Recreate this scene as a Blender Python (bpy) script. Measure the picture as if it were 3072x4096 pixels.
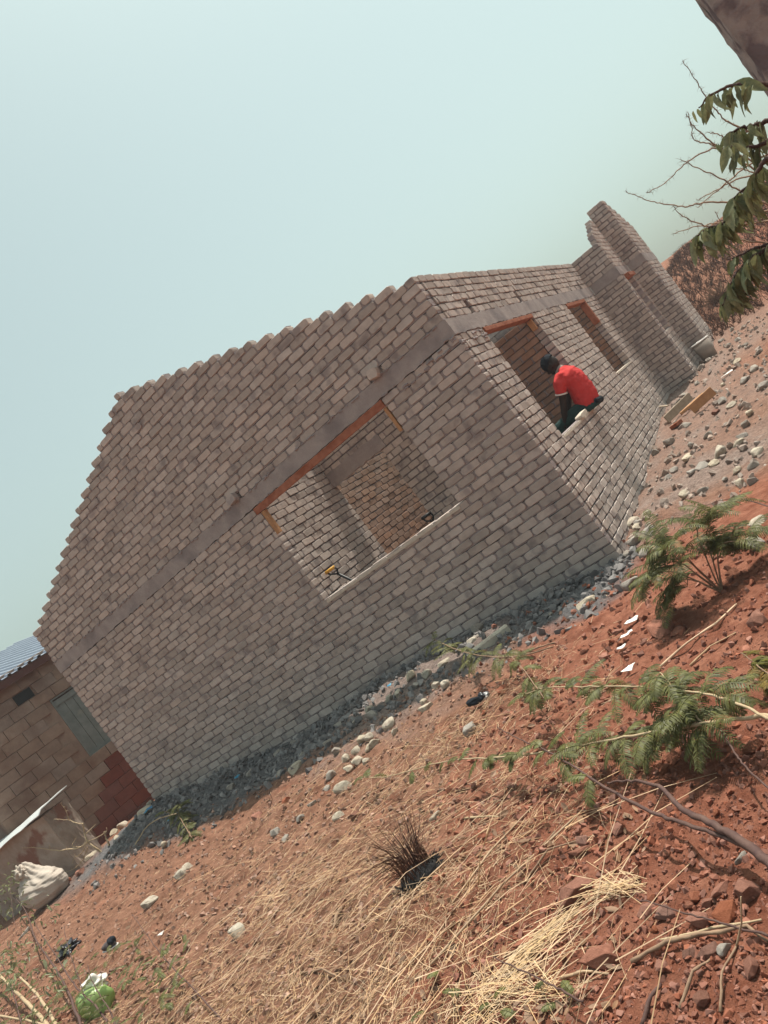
import bpy, bmesh, math, random
import numpy as np
from mathutils import Vector, Matrix, Euler
for o in list(bpy.data.objects): bpy.data.objects.remove(o)
SC = bpy.context.scene
COL = SC.collection
R = math.radians
rnd = random.Random(7)

# ------------------------------------------------------------------ camera
CAM = Vector((2.41645, -7.38805, 1.55120)); FPX = 3230.18
CROT = Matrix.Rotation(R(29.5777), 3, 'Z') @ Matrix.Rotation(R(90.9567), 3, 'X') @ Matrix.Rotation(R(-36.6258), 3, 'Z')
cd = bpy.data.cameras.new('camera'); cam = bpy.data.objects.new('camera', cd); COL.objects.link(cam)
cam.matrix_world = Matrix.Translation(CAM) @ CROT.to_4x4()
cd.sensor_fit = 'VERTICAL'; cd.sensor_height = 24; cd.lens = 24 * FPX / 4096
cd.clip_start = .05; cd.clip_end = 2000
SC.camera = cam
# ------------------------------------------------------------------ light
SUNV = Vector((.115, .325, 1)).normalized()
SEL = math.asin(SUNV.z); SAZ = math.atan2(SUNV.x, SUNV.y)
w = bpy.data.worlds.new('World'); SC.world = w; w.use_nodes = True
nt = w.node_tree; nt.nodes.clear()
out = nt.nodes.new('ShaderNodeOutputWorld'); bg = nt.nodes.new('ShaderNodeBackground')
sky = nt.nodes.new('ShaderNodeTexSky'); sky.sky_type = 'NISHITA'; sky.sun_disc = False
sky.sun_elevation = SEL; sky.sun_rotation = SAZ
sky.air_density = 1.3; sky.dust_density = 6.0; sky.ozone_density = 1.5; sky.altitude = 500
hs = nt.nodes.new('ShaderNodeHueSaturation'); hs.inputs['Saturation'].default_value = .42
tint = nt.nodes.new('ShaderNodeMix'); tint.data_type = 'RGBA'; tint.blend_type = 'MULTIPLY'; tint.inputs[0].default_value = 1
tint.inputs[7].default_value = (.91, 1.06, .94, 1)
nt.links.new(sky.outputs[0], hs.inputs['Color']); nt.links.new(hs.outputs[0], tint.inputs[6])
nt.links.new(tint.outputs[2], bg.inputs[0]); nt.links.new(bg.outputs[0], out.inputs[0])
bg.inputs[1].default_value = .137
sd = bpy.data.lights.new('sun', 'SUN'); sun = bpy.data.objects.new('sun', sd); COL.objects.link(sun)
sd.energy = 5.0; sd.angle = R(.55); sd.color = (1, .93, .82)
sun.rotation_euler = SUNV.to_track_quat('Z', 'Y').to_euler(); sun.location = (0, 0, 30)
SC.view_settings.view_transform = 'Standard'; SC.view_settings.look = 'None'
SC.view_settings.exposure = .16; SC.view_settings.gamma = 1; SC.view_settings.use_curve_mapping = False

# ------------------------------------------------------------------ helpers
def V(*a): return Vector(a)
def ss(a, b, x):
    t = min(1, max(0, (x - a) / (b - a))); return t * t * (3 - 2 * t)
def ray(px, py): return (CROT @ Vector(((px - 1536) / FPX, -(py - 2048) / FPX, -1)))
def lerp_tab(tab, x):
    if x <= tab[0][0]: return tab[0][1]
    for (a, va), (b, vb) in zip(tab, tab[1:]):
        if x <= b: return va + (vb - va) * (x - a) / (b - a)
    return tab[-1][1]
GX = [(-14, .05), (-10, .16), (-8.4, .27), (-7.5, .36), (-6, .27), (-5, .12), (-4, .11), (-3, .16), (-2, .13), (-1, .05), (0, -.03), (1, -.03), (6, .05)]
GY = [(0, -.03), (.7, .03), (2.7, .17), (4, .26), (6.7, .42), (8.5, .52), (10, .66), (13, 1.1), (20, 2.45), (26, 3.3), (40, 3.7), (200, 4.5)]
def g0(x, y):
    if y <= 0:
        a = lerp_tab(GX, x); t = ss(0, 1, -y / 1.9)
        return a * (1 - t) + (.05 + .012 * max(0, -x - 3) * .8) * t + .02 * max(0, -y - 4)
    r = lerp_tab(GY, y) + .03 * max(0, min(x, 4)) * ss(0, 4, y)
    l = lerp_tab(GX, x) - .05 * ss(0, 2, y)
    t = ss(-7, -.5, x)
    return l * (1 - t) + r * t + (0 if y < 40 else 0)
def at(p, h=0.0):
    d = ray(*p); t0 = 1.6
    t = t0
    for i in range(900):
        q = CAM + d * t
        if q.z < g0(q.x, q.y) + h: break
        t0 = t; t *= 1.035
    for i in range(14):
        m = (t0 + t) / 2; q = CAM + d * m
        if q.z < g0(q.x, q.y) + h: t = m
        else: t0 = m
    q = CAM + d * t
    return Vector((q.x, q.y, g0(q.x, q.y) + h))
def aty(p, y):
    d = ray(*p); return CAM + d * ((y - CAM.y) / d.y)
def dist(p): return (p - CAM).length
def R4(x, y): return (x / 1.3045, 2400 + y / 1.3045)
def R5(x, y): return (1700 + x / 1.209, 1900 + y / 1.209)
def R6(x, y): return (900 + x / 1.508, 2500 + y / 1.508)
def R7(x, y): return (1700 + x / 1.209, 2900 + y / 1.209)
def R8(x, y): return (2400 + x * .588, y * .5876)
def RS(x, y): return (2500 + x / 2.766, 1300 + y / 2.766)
def RL(x, y): return (x / 2.221, 3100 + y / 2.221)
def F(x, y): return (x * 1.8517, y * 1.8517)

class MB:
    def __init__(s): s.v = []; s.f = []; s.n = 0
    def add(s, vs, fs):
        b = len(s.v); s.v.extend([tuple(p) for p in vs]); s.f.extend([tuple(i + b for i in f) for f in fs])
    def box(s, x0, x1, y0, y1, z0, z1, M=None):
        vs = [V(x, y, z) for z in (z0, z1) for y in (y0, y1) for x in (x0, x1)]
        if M is not None: vs = [M @ p for p in vs]
        s.add(vs, [(0, 2, 3, 1), (4, 5, 7, 6), (0, 1, 5, 4), (2, 6, 7, 3), (0, 4, 6, 2), (1, 3, 7, 5)])
    def tube(s, pts, r0, r1=None, k=6, cap=True, jit=0):
        if r1 is None: r1 = r0
        pts = [Vector(p) for p in pts]; n = len(pts); rings = []
        up = V(.3, .2, 1)
        for i, p in enumerate(pts):
            d = (pts[min(i + 1, n - 1)] - pts[max(i - 1, 0)]).normalized()
            a = d.cross(up)
            if a.length < 1e-3: a = d.cross(V(1, 0, 0))
            a.normalize(); b = d.cross(a)
            r = (r0 + (r1 - r0) * i / max(1, n - 1)) * (1 + rnd.uniform(-jit, jit))
            rings.append([p + (a * math.cos(6.2832 * j / k) + b * math.sin(6.2832 * j / k)) * r for j in range(k)])
        fs = []
        for i in range(n - 1):
            for j in range(k): fs.append((i * k + j, i * k + (j + 1) % k, (i + 1) * k + (j + 1) % k, (i + 1) * k + j))
        if cap: fs.append(tuple(range(k - 1, -1, -1))); fs.append(tuple((n - 1) * k + j for j in range(k)))
        s.add([p for r in rings for p in r], fs)
    def mesh(s, name, smooth=False):
        me = bpy.data.meshes.new(name); me.from_pydata(s.v, [], s.f); me.update()
        if smooth: me.polygons.foreach_set('use_smooth', [True] * len(me.polygons))
        return me
    def build(s, name, mat, parent=None, smooth=False):
        return link(name, s.mesh(name, smooth), mat, parent)
def link(name, me, mat, parent=None):
    o = bpy.data.objects.new(name, me); COL.objects.link(o)
    if mat is not None and len(me.materials) == 0: me.materials.append(mat)
    if parent is not None: o.parent = parent
    return o
def tag(o, label=None, cat=None, group=None, kind=None):
    if label: o['label'] = label
    if cat: o['category'] = cat
    if group: o['group'] = group
    if kind: o['kind'] = kind
    return o
def empty(name, label, cat, loc=(0, 0, 0), group=None):
    o = bpy.data.objects.new(name, None); COL.objects.link(o); o.location = loc; o.empty_display_size = .1
    bpy.context.view_layer.update()
    return tag(o, label, cat, group)
def sub(o, parent):           # parent keeping world transform (parents are only translated)
    o.parent = parent; o.matrix_parent_inverse = Matrix.Translation(-parent.location); return o

# ------------------------------------------------------------------ materials
def mat(name, c1, c2=None, scale=8, rough=.9, bump=.3, bscale=60, detail=6, island=0.0, obr=0.0, c3=None, s3=2.0, t3=(.5, .65), spec=.25, coords='Object', trans=0, bdist=.01):
    m = bpy.data.materials.new(name); m.use_nodes = True; nt = m.node_tree; N = nt.nodes; L = nt.links
    b = N['Principled BSDF']; b.inputs['Roughness'].default_value = rough; b.inputs['Specular IOR Level'].default_value = spec
    if coords == 'World':
        g = N.new('ShaderNodeNewGeometry'); co = g.outputs['Position']
    else:
        t = N.new('ShaderNodeTexCoord'); co = t.outputs['Object']
    n1 = N.new('ShaderNodeTexNoise'); n1.inputs['Scale'].default_value = scale; n1.inputs['Detail'].default_value = detail
    n1.inputs['Roughness'].default_value = .65; L.new(co, n1.inputs['Vector'])
    rp = N.new('ShaderNodeValToRGB'); rp.color_ramp.elements[0].position = .32; rp.color_ramp.elements[1].position = .68
    rp.color_ramp.elements[0].color = (*c1, 1); rp.color_ramp.elements[1].color = (*(c2 or c1), 1)
    L.new(n1.outputs['Fac'], rp.inputs['Fac']); col = rp.outputs['Color']
    if c3:
        n3 = N.new('ShaderNodeTexNoise'); n3.inputs['Scale'].default_value = s3; n3.inputs['Detail'].default_value = 5; L.new(co, n3.inputs['Vector'])
        mr = N.new('ShaderNodeMapRange'); mr.inputs[1].default_value = t3[0]; mr.inputs[2].default_value = t3[1]; L.new(n3.outputs['Fac'], mr.inputs[0])
        mx = N.new('ShaderNodeMix'); mx.data_type = 'RGBA'; L.new(mr.outputs[0], mx.inputs[0]); L.new(col, mx.inputs[6]); mx.inputs[7].default_value = (*c3, 1); col = mx.outputs[2]
    if island or obr:
        oi = N.new('ShaderNodeObjectInfo'); g2 = N.new('ShaderNodeNewGeometry')
        ad = N.new('ShaderNodeMath'); ad.operation = 'ADD'; L.new(oi.outputs['Random'], ad.inputs[0]); L.new(g2.outputs['Random Per Island'], ad.inputs[1])
        fr = N.new('ShaderNodeMath'); fr.operation = 'FRACT'; L.new(ad.outputs[0], fr.inputs[0])
        amt = island or obr
        m2 = N.new('ShaderNodeMapRange'); m2.inputs[3].default_value = 1 - amt; m2.inputs[4].default_value = 1 + amt; L.new(fr.outputs[0], m2.inputs[0])
        hv = N.new('ShaderNodeHueSaturation'); L.new(m2.outputs[0], hv.inputs['Value']); L.new(col, hv.inputs['Color'])
        m5 = N.new('ShaderNodeMath'); m5.operation = 'MULTIPLY'; m5.inputs[1].default_value = 7.31; L.new(fr.outputs[0], m5.inputs[0])
        f5 = N.new('ShaderNodeMath'); f5.operation = 'FRACT'; L.new(m5.outputs[0], f5.inputs[0])
        m6 = N.new('ShaderNodeMapRange'); m6.inputs[3].default_value = .86; m6.inputs[4].default_value = 1.12; L.new(f5.outputs[0], m6.inputs[0]); L.new(m6.outputs[0], hv.inputs['Saturation'])
        col = hv.outputs[0]
    L.new(col, b.inputs['Base Color'])
    if bump:
        n2 = N.new('ShaderNodeTexNoise'); n2.inputs['Scale'].default_value = bscale; n2.inputs['Detail'].default_value = 8; n2.inputs['Roughness'].default_value = .7; L.new(co, n2.inputs['Vector'])
        bp = N.new('ShaderNodeBump'); bp.inputs['Strength'].default_value = bump; bp.inputs['Distance'].default_value = bdist
        L.new(n2.outputs['Fac'], bp.inputs['Height']); L.new(bp.outputs[0], b.inputs['Normal'])
    if trans:
        tr = N.new('ShaderNodeBsdfTranslucent'); L.new(col, tr.inputs[0]); ms = N.new('ShaderNodeMixShader'); ms.inputs[0].default_value = trans
        L.new(b.outputs[0], ms.inputs[1]); L.new(tr.outputs[0], ms.inputs[2]); L.new(ms.outputs[0], N['Material Output'].inputs[0])
    return m
M = {}
M['brick'] = mat('cement_brick', (.40, .332, .298), (.515, .438, .395), scale=9, island=.17, c3=(.30, .25, .238), s3=5.5, t3=(.55, .66), bump=.5, bscale=38, coords='World')
M['mortar'] = mat('mortar', (.265, .222, .222), (.36, .305, .302), scale=14, bump=.6, bscale=40, coords='World', bdist=.02)
M['beam'] = mat('beam_concrete', (.29, .25, .242), (.40, .35, .335), scale=5, bump=.8, bscale=28, c3=(.235, .205, .205), s3=2.2, coords='World')
M['cap'] = mat('pale_mortar', (.5, .43, .36), (.6, .53, .45), scale=20, bump=.5, coords='World')
M['inbrick'] = mat('brown_brick', (.27, .165, .12), (.38, .25, .19), scale=7, island=.18, bump=.4, bscale=45, coords='World')
M['wood_orange'] = mat('orange_timber', (.29, .10, .058), (.39, .155, .09), scale=14, bump=.3, c3=(.26, .08, .04), s3=9, rough=.75)
M['wood_tan'] = mat('tan_timber', (.38, .19, .09), (.5, .28, .14), scale=12, bump=.3, rough=.75)
M['wood_grey'] = mat('weathered_timber', (.3, .24, .18), (.42, .34, .26), scale=14, bump=.4)
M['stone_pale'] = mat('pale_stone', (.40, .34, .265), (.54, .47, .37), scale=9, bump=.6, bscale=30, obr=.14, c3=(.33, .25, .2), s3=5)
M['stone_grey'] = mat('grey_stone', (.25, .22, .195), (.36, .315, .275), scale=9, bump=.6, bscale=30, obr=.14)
M['stone_red'] = mat('red_stone', (.23, .085, .052), (.36, .15, .098), scale=8, bump=.8, bscale=30, obr=.13)
M['stone_brown'] = mat('brown_stone', (.19, .085, .06), (.29, .145, .108), scale=8, bump=.8, bscale=30, obr=.13)
M['pebble'] = mat('pebble', (.20, .105, .075), (.36, .22, .165), scale=3, island=.35, bump=.3, coords='World')
M['pebble_grey_shade'] = mat('pebble_grey_shade', (.125, .118, .122), (.25, .23, .222), scale=3, island=.25, bump=.3, coords='World')  # grey cement rubble, darkened and blued to paint the gable wall's shade
M['pebble_dust'] = mat('pebble_dust', (.24, .18, .155), (.42, .335, .285), scale=3, island=.2, bump=.3, coords='World')
M['pebble_red'] = mat('pebble_red', (.195, .072, .048), (.33, .145, .10), scale=3, island=.2, bump=.3, coords='World')
M['straw'] = mat('straw', (.38, .235, .14), (.62, .425, .265), scale=3, island=.3, bump=0, coords='World', rough=.7)
M['straw_bright'] = mat('straw_bright', (.44, .29, .165), (.62, .44, .26), scale=3, island=.2, bump=0, coords='World', rough=.6)
M['twig'] = mat('twig', (.20, .125, .085), (.32, .21, .14), scale=20, bump=.3, rough=.8)
M['twig_dark'] = mat('dark_twig', (.075, .04, .038), (.13, .075, .06), scale=20, bump=.3, rough=.75)
M['twig_pale'] = mat('pale_twig', (.36, .26, .16), (.5, .38, .25), scale=20, bump=.3, rough=.8)
M['leaf'] = mat('leaf', (.135, .15, .068), (.245, .255, .13), scale=10, bump=.1, island=.3, rough=.45, trans=.3, spec=.5)
M['leaf_fern'] = mat('feather_leaf', (.10, .105, .036), (.18, .18, .07), scale=10, bump=0, island=.35, rough=.5, trans=.35)
M['leaf_yellow'] = mat('yellow_leaf', (.14, .14, .04), (.28, .17, .06), scale=12, bump=0, island=.3, trans=.35)
M['leaf_dry'] = mat('dry_leaf', (.21, .12, .075), (.36, .225, .15), scale=8, bump=.2, island=.3, trans=.2)
M['block'] = mat('cement_block', (.21, .142, .112), (.30, .215, .168), scale=4, obr=.09, bump=.6, bscale=30, c3=(.19, .115, .085), s3=2.2, coords='World')
M['block_red'] = mat('red_soiled_block', (.15, .05, .04), (.20, .07, .052), scale=5, obr=.12, bump=.6, bscale=30, coords='World')
M['roof'] = mat('roof_sheet', (.2, .23, .3), (.27, .31, .38), scale=2, bump=.05, rough=.38, spec=.5)
M['fascia'] = mat('dark_fascia', (.08, .03, .025), (.12, .05, .04), scale=4)
M['shutter'] = mat('grey_green_paint', (.15, .165, .155), (.22, .235, .22), scale=6, bump=.2, rough=.6, c3=(.28, .27, .22), s3=4, t3=(.6, .75))
M['dark'] = mat('painted_void_shade', (.012, .012, .014), (.02, .02, .022), bump=0)
M['sheet'] = mat('galvanised_sheet', (.5, .52, .53), (.62, .63, .62), scale=3, bump=.05, rough=.35, spec=.5)
M['plaster'] = mat('worn_plaster', (.26, .19, .15), (.42, .34, .29), scale=2.2, bump=.7, bscale=20, c3=(.23, .11, .08), s3=1.7, t3=(.58, .64), coords='World')
M['earthwall'] = mat('rough_earth_plaster', (.34, .272, .255), (.50, .415, .385), scale=4, bump=1, bscale=18, c3=(.21, .16, .165), s3=6, t3=(.48, .58), coords='World', bdist=.03)
M['sack'] = mat('woven_sack', (.42, .35, .30), (.52, .45, .39), scale=6, bump=.5, bscale=90, rough=.85)
M['bag_green'] = mat('green_plastic', (.26, .45, .11), (.5, .6, .28), scale=6, rough=.3, bump=.3, bscale=14, spec=.5, trans=.35)
M['bag_white'] = mat('white_plastic', (.62, .56, .52), (.75, .72, .68), scale=6, rough=.35, bump=.4, bscale=14, spec=.5)
M['bag_black'] = mat('black_plastic', (.012, .013, .02), (.03, .03, .04), scale=6, rough=.28, bump=.5, bscale=20, spec=.6)
M['paper'] = mat('white_paper', (.8, .78, .74), (.85, .83, .8), bump=.1)
M['blue'] = mat('blue_plastic', (.03, .1, .3), (.05, .3, .4), scale=5, rough=.4)
M['bucket'] = mat('grey_concrete', (.26, .22, .19), (.34, .29, .25), scale=6, bump=.4)
M['skin'] = mat('dark_skin', (.022, .013, .011), (.034, .021, .017), bump=.05, rough=.5)
M['shirt'] = mat('red_cotton', (.50, .03, .03), (.60, .05, .048), scale=9, bump=.25, bscale=40, rough=.85)
M['collar'] = mat('grey_knit', (.28, .2, .18), (.36, .27, .24), scale=30, bump=.3)
M['trousers'] = mat('dark_teal_cloth', (.012, .035, .035), (.02, .055, .05), scale=9, bump=.3)
M['black_cloth'] = mat('navy_cloth', (.008, .011, .018), (.014, .018, .026), bump=.3, bscale=120)
M['char'] = mat('charred', (.012, .012, .014), (.04, .035, .035), scale=20, bump=.4)
M['tuss'] = mat('brown_stalks', (.045, .024, .022), (.15, .07, .042), scale=5, island=.4, bump=0, coords='World')
M['tool_black'] = mat('black_handle', (.015, .015, .018), rough=.4, bump=0)
M['tool_yellow'] = mat('yellow_grip', (.6, .32, .05), rough=.4, bump=0)
M['shoe'] = mat('worn_shoe', (.05, .04, .045), (.12, .1, .1), scale=20)

# ------------------------------------------------------------------ ground
def vnoise(x, y, seed):
    xi = np.floor(x).astype(np.int64); yi = np.floor(y).astype(np.int64); xf = x - xi; yf = y - yi
    def h(a, b):
        n = (a * 374761393 + b * 668265263 + seed * 974634777) & 0xffffffff
        n = ((n ^ (n >> 13)) * 1274126177) & 0xffffffff
        return ((n ^ (n >> 16)) & 0xffff) / 65535.0
    u = xf * xf * (3 - 2 * xf); v = yf * yf * (3 - 2 * yf)
    return (h(xi, yi) * (1 - u) + h(xi + 1, yi) * u) * (1 - v) + (h(xi, yi + 1) * (1 - u) + h(xi + 1, yi + 1) * u) * v
def fbm(x, y, seed, o=4):
    s = 0; a = .5
    for i in range(o): s = s + a * vnoise(x * 2 ** i, y * 2 ** i, seed + i); a *= .5
    return s
def axis(lo, hi, d, far, side):
    a = list(np.arange(lo, hi + 1e-6, d)); st = d; x = a[-1]
    while x < far[1]: st *= 1.13; x += st; a.append(x)
    st = d; x = a[0]; b = []
    while x > far[0]: st *= 1.13; x -= st; b.append(x)
    return np.array(b[::-1] + a)
gxs = axis(-9.5, 2.8, .028, (-400, 400), 0); gys = axis(-6.2, 1.2, .028, (-60, 700), 0)
def zgrid():
    Z = np.zeros((len(gys), len(gxs)))
    for j, y in enumerate(gys):
        for i, x in enumerate(gxs): Z[j, i] = 0
    return Z
lutx = np.linspace(-14, 6, 401); lx = np.array([lerp_tab(GX, a) for a in lutx]); luty = np.concatenate([np.linspace(0, 40, 801), [200]]); ly = np.array([lerp_tab(GY, a) for a in luty])
X, Y = np.meshgrid(gxs, gys)
def nss(a, b, x): t = np.clip((x - a) / (b - a), 0, 1); return t * t * (3 - 2 * t)
A = np.interp(X, lutx, lx); t = nss(0, 1, -Y / 1.9)
Zf = A * (1 - t) + (.05 + .012 * np.maximum(0, -X - 3) * .8) * t + .02 * np.maximum(0, -Y - 4)
Rr = np.interp(Y, luty, ly) + .03 * np.clip(X, 0, 4) * nss(0, 4, Y); Ll = A - .05 * nss(0, 2, Y); tt = nss(-7, -.5, X)
Z = np.where(Y <= 0, Zf, Ll * (1 - tt) + Rr * tt)
amp = np.clip(1 - np.abs(Y) * 0, 0, 1)
nz = (fbm(X * 1.3, Y * 1.3, 3) - .47) * .10 + (fbm(X * 6, Y * 6, 11, 3) - .44) * .07 + (fbm(X * 15, Y * 15, 23, 2) - .37) * .035
# loose rubble toe against the front wall and beside the corner
rub = nss(1.7, .5, -Y) * nss(.15, -.05, Y) * nss(-9, -7.4, X) * nss(.3, -.2, X)
side = nss(-.3, .1, Y) * nss(2.6, .9, X) * nss(-1, .2, X) * nss(12, 8, Y)
nz = nz + rub * (fbm(X * 9, Y * 9, 41, 3) - .42) * .10 + rub * .02 + np.exp(-((X - .35) ** 2 + (Y - .3) ** 2) / .12) * .1
nz = nz * nss(12, 7, Y) + (fbm(X * .35, Y * .35, 55) - .47) * .5 * nss(9, 14, Y)
far = nss(26, 40, np.hypot(X, Y)); nz = nz * (1 - far)
Z = Z + np.clip(nz, -.25, .35)
me = bpy.data.meshes.new('ground'); ny, nx = X.shape
vv = np.stack([X, Y, Z], -1).reshape(-1, 3)
idx = np.arange(ny * nx).reshape(ny, nx)
ff = np.stack([idx[:-1, :-1], idx[:-1, 1:], idx[1:, 1:], idx[1:, :-1]], -1).reshape(-1, 4)
me.vertices.add(len(vv)); me.vertices.foreach_set('co', vv.ravel()); me.loops.add(ff.size); me.loops.foreach_set('vertex_index', ff.ravel().astype(np.int32))
me.polygons.add(len(ff)); me.polygons.foreach_set('loop_start', np.arange(0, ff.size, 4, dtype=np.int32)); me.polygons.foreach_set('loop_total', np.full(len(ff), 4, np.int32))
me.polygons.foreach_set('use_smooth', np.ones(len(ff), bool)); me.update(); me.validate()
# soil kinds: R grey cement rubble with the wall's shade painted in, G red laterite, B straw litter brown
nA = fbm(X * .9, Y * .9, 71); nB = fbm(X * 3.1, Y * 3.1, 77, 3)
edge = 1.15 + .5 * (nA - .45) * 2
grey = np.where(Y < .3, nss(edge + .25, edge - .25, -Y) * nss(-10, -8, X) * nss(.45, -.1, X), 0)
dustm = nss(-.3, .7, Y + (nB - .45)) * nss(2.9, .9, X + (nA - .45) * 3 + (nB - .45) * 1.5) * nss(12, 7.5, Y) * nss(-.2, .1, X) * (.55 + .45 * nss(.35, .6, nB))
dustm = np.maximum(dustm, nss(2.1, 1.0, -Y + (nB - .45) * 1.6) * nss(.2, .6, -Y + .2) * nss(-4.2, -3.0, X) * nss(-.6, -1.6, X) * .8)

red = nss(-.9, .5, X + .15 * (Y + 4) + (nB - .45)) * nss(.4, -.4, Y) + nss(8, 12, Y) * .2 + nss(.55, .68, nB) * .35 + nss(1.5, 2.6, X) * nss(0, 1, Y) * .7
red = np.clip(red, 0, 1)
ca = me.color_attributes.new('soil', 'FLOAT_COLOR', 'POINT')
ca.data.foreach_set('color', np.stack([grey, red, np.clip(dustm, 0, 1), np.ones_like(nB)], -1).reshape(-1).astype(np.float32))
gm = bpy.data.materials.new('soil'); gm.use_nodes = True; nt = gm.node_tree; N = nt.nodes; L = nt.links; b = N['Principled BSDF']; b.inputs['Roughness'].default_value = .95; b.inputs['Specular IOR Level'].default_value = .1
geo = N.new('ShaderNodeNewGeometry'); vc = N.new('ShaderNodeVertexColor'); vc.layer_name = 'soil'; sp = N.new('ShaderNodeSeparateColor'); L.new(vc.outputs[0], sp.inputs[0])
def nse(scale, det=6, ro=.65):
    n = N.new('ShaderNodeTexNoise'); n.inputs['Scale'].default_value = scale; n.inputs['Detail'].default_value = det; n.inputs['Roughness'].default_value = ro; L.new(geo.outputs['Position'], n.inputs['Vector']); return n.outputs['Fac']
def ramp(f, c1, c2, a=.35, bb=.65):
    r = N.new('ShaderNodeValToRGB'); r.color_ramp.elements[0].position = a; r.color_ramp.elements[1].position = bb; r.color_ramp.elements[0].color = (*c1, 1); r.color_ramp.elements[1].color = (*c2, 1); L.new(f, r.inputs[0]); return r.outputs[0]
def mix(f, a, b_):
    m = N.new('ShaderNodeMix'); m.data_type = 'RGBA'; L.new(f, m.inputs[0]); L.new(a, m.inputs[6]); L.new(b_, m.inputs[7]); return m.outputs[2]
n1 = nse(7); n2 = nse(30, 8, .75)
brown = ramp(n1, (.17, .080, .052), (.33, .172, .115)); redc = ramp(n1, (.215, .074, .045), (.355, .15, .098)); shade_greyc = ramp(n2, (.10, .097, .104), (.19, .18, .18)); dust = ramp(n2, (.21, .148, .125), (.33, .245, .212))  # rubble grey holds the blue shade of the wall strip in its colour
c = mix(sp.outputs[1], brown, redc); c = mix(sp.outputs[0], c, shade_greyc); c = mix(sp.outputs[2], c, dust)
spk = N.new('ShaderNodeMapRange'); spk.inputs[1].default_value = .3; spk.inputs[2].default_value = .75; spk.inputs[3].default_value = .72; spk.inputs[4].default_value = 1.25; L.new(n2, spk.inputs[0])
hv = N.new('ShaderNodeHueSaturation'); L.new(c, hv.inputs['Color']); L.new(spk.outputs[0], hv.inputs['Value']); L.new(hv.outputs[0], b.inputs['Base Color'])
bp = N.new('ShaderNodeBump'); bp.inputs['Strength'].default_value = .9; bp.inputs['Distance'].default_value = .03; L.new(n2, bp.inputs['Height'])
bp2 = N.new('ShaderNodeBump'); bp2.inputs['Strength'].default_value = .6; bp2.inputs['Distance'].default_value = .012; L.new(nse(110, 5), bp2.inputs['Height']); L.new(bp.outputs[0], bp2.inputs['Normal']); L.new(bp2.outputs[0], b.inputs['Normal'])
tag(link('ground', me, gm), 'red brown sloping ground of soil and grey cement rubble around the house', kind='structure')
def gz(x, y):
    i = int(min(max(gxs.searchsorted(x), 1), nx - 1)); j = int(min(max(gys.searchsorted(y), 1), ny - 1))
    u = min(1, max(0, (x - gxs[i - 1]) / (gxs[i] - gxs[i - 1]))); v = min(1, max(0, (y - gys[j - 1]) / (gys[j] - gys[j - 1])))
    return float((Z[j - 1, i - 1] * (1 - u) + Z[j - 1, i] * u) * (1 - v) + (Z[j, i - 1] * (1 - u) + Z[j, i] * u) * v)

# ------------------------------------------------------------------ brick house
C = .0875; WALLT = .115
W = 7.517; L1 = 7.44; PX = .543
house = empty('brick_house', 'unfinished grey cement brick house with stepped gable and no roof', 'house')
bricks = []          # (matrix, cls, size, visible_priority, inside)
core = MB(); core_in = MB()
LAYOUT = 12
def brick_mesh(seed, full):
    r = random.Random(seed); hx = .5; hz = .5
    if full: cx = [r.uniform(.02, .10) for _ in range(4)]
    else: cx = [r.uniform(.08, .2) for _ in range(4)]
    cz = [r.uniform(.08, .36) for _ in range(4)]
    def outl(s):
        j = lambda: r.uniform(-.012, .012)
        return [(-hx + cx[0], -hz), (hx - cx[1], -hz + j()), (hx, -hz + cz[1]), (hx + j() * .5, hz - cz[2]), (hx - cx[2], hz + j()), (-hx + cx[3], hz), (-hx, hz - cz[3]), (-hx + j() * .5, -hz + cz[0])]
    o = outl(1); vs = []
    k = .93 if full else .88
    for (y, sx, sz) in ((-.5, .97 if full else .94, .91), (-.45, 1, 1), (.5, 1, 1)):
        for (x, z) in o: vs.append(V(x * sx, y, z * sz))
    fs = []
    for rr in range(2):
        for j in range(8): fs.append((rr * 8 + j, rr * 8 + (j + 1) % 8, (rr + 1) * 8 + (j + 1) % 8, (rr + 1) * 8 + j))
    fs.append(tuple(range(7, -1, -1))); fs.append(tuple(16 + j for j in range(8)))
    return vs, fs
BV = [brick_mesh(100 + i, True) for i in range(8)] + [brick_mesh(200 + i, False) for i in range(8)]
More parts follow.
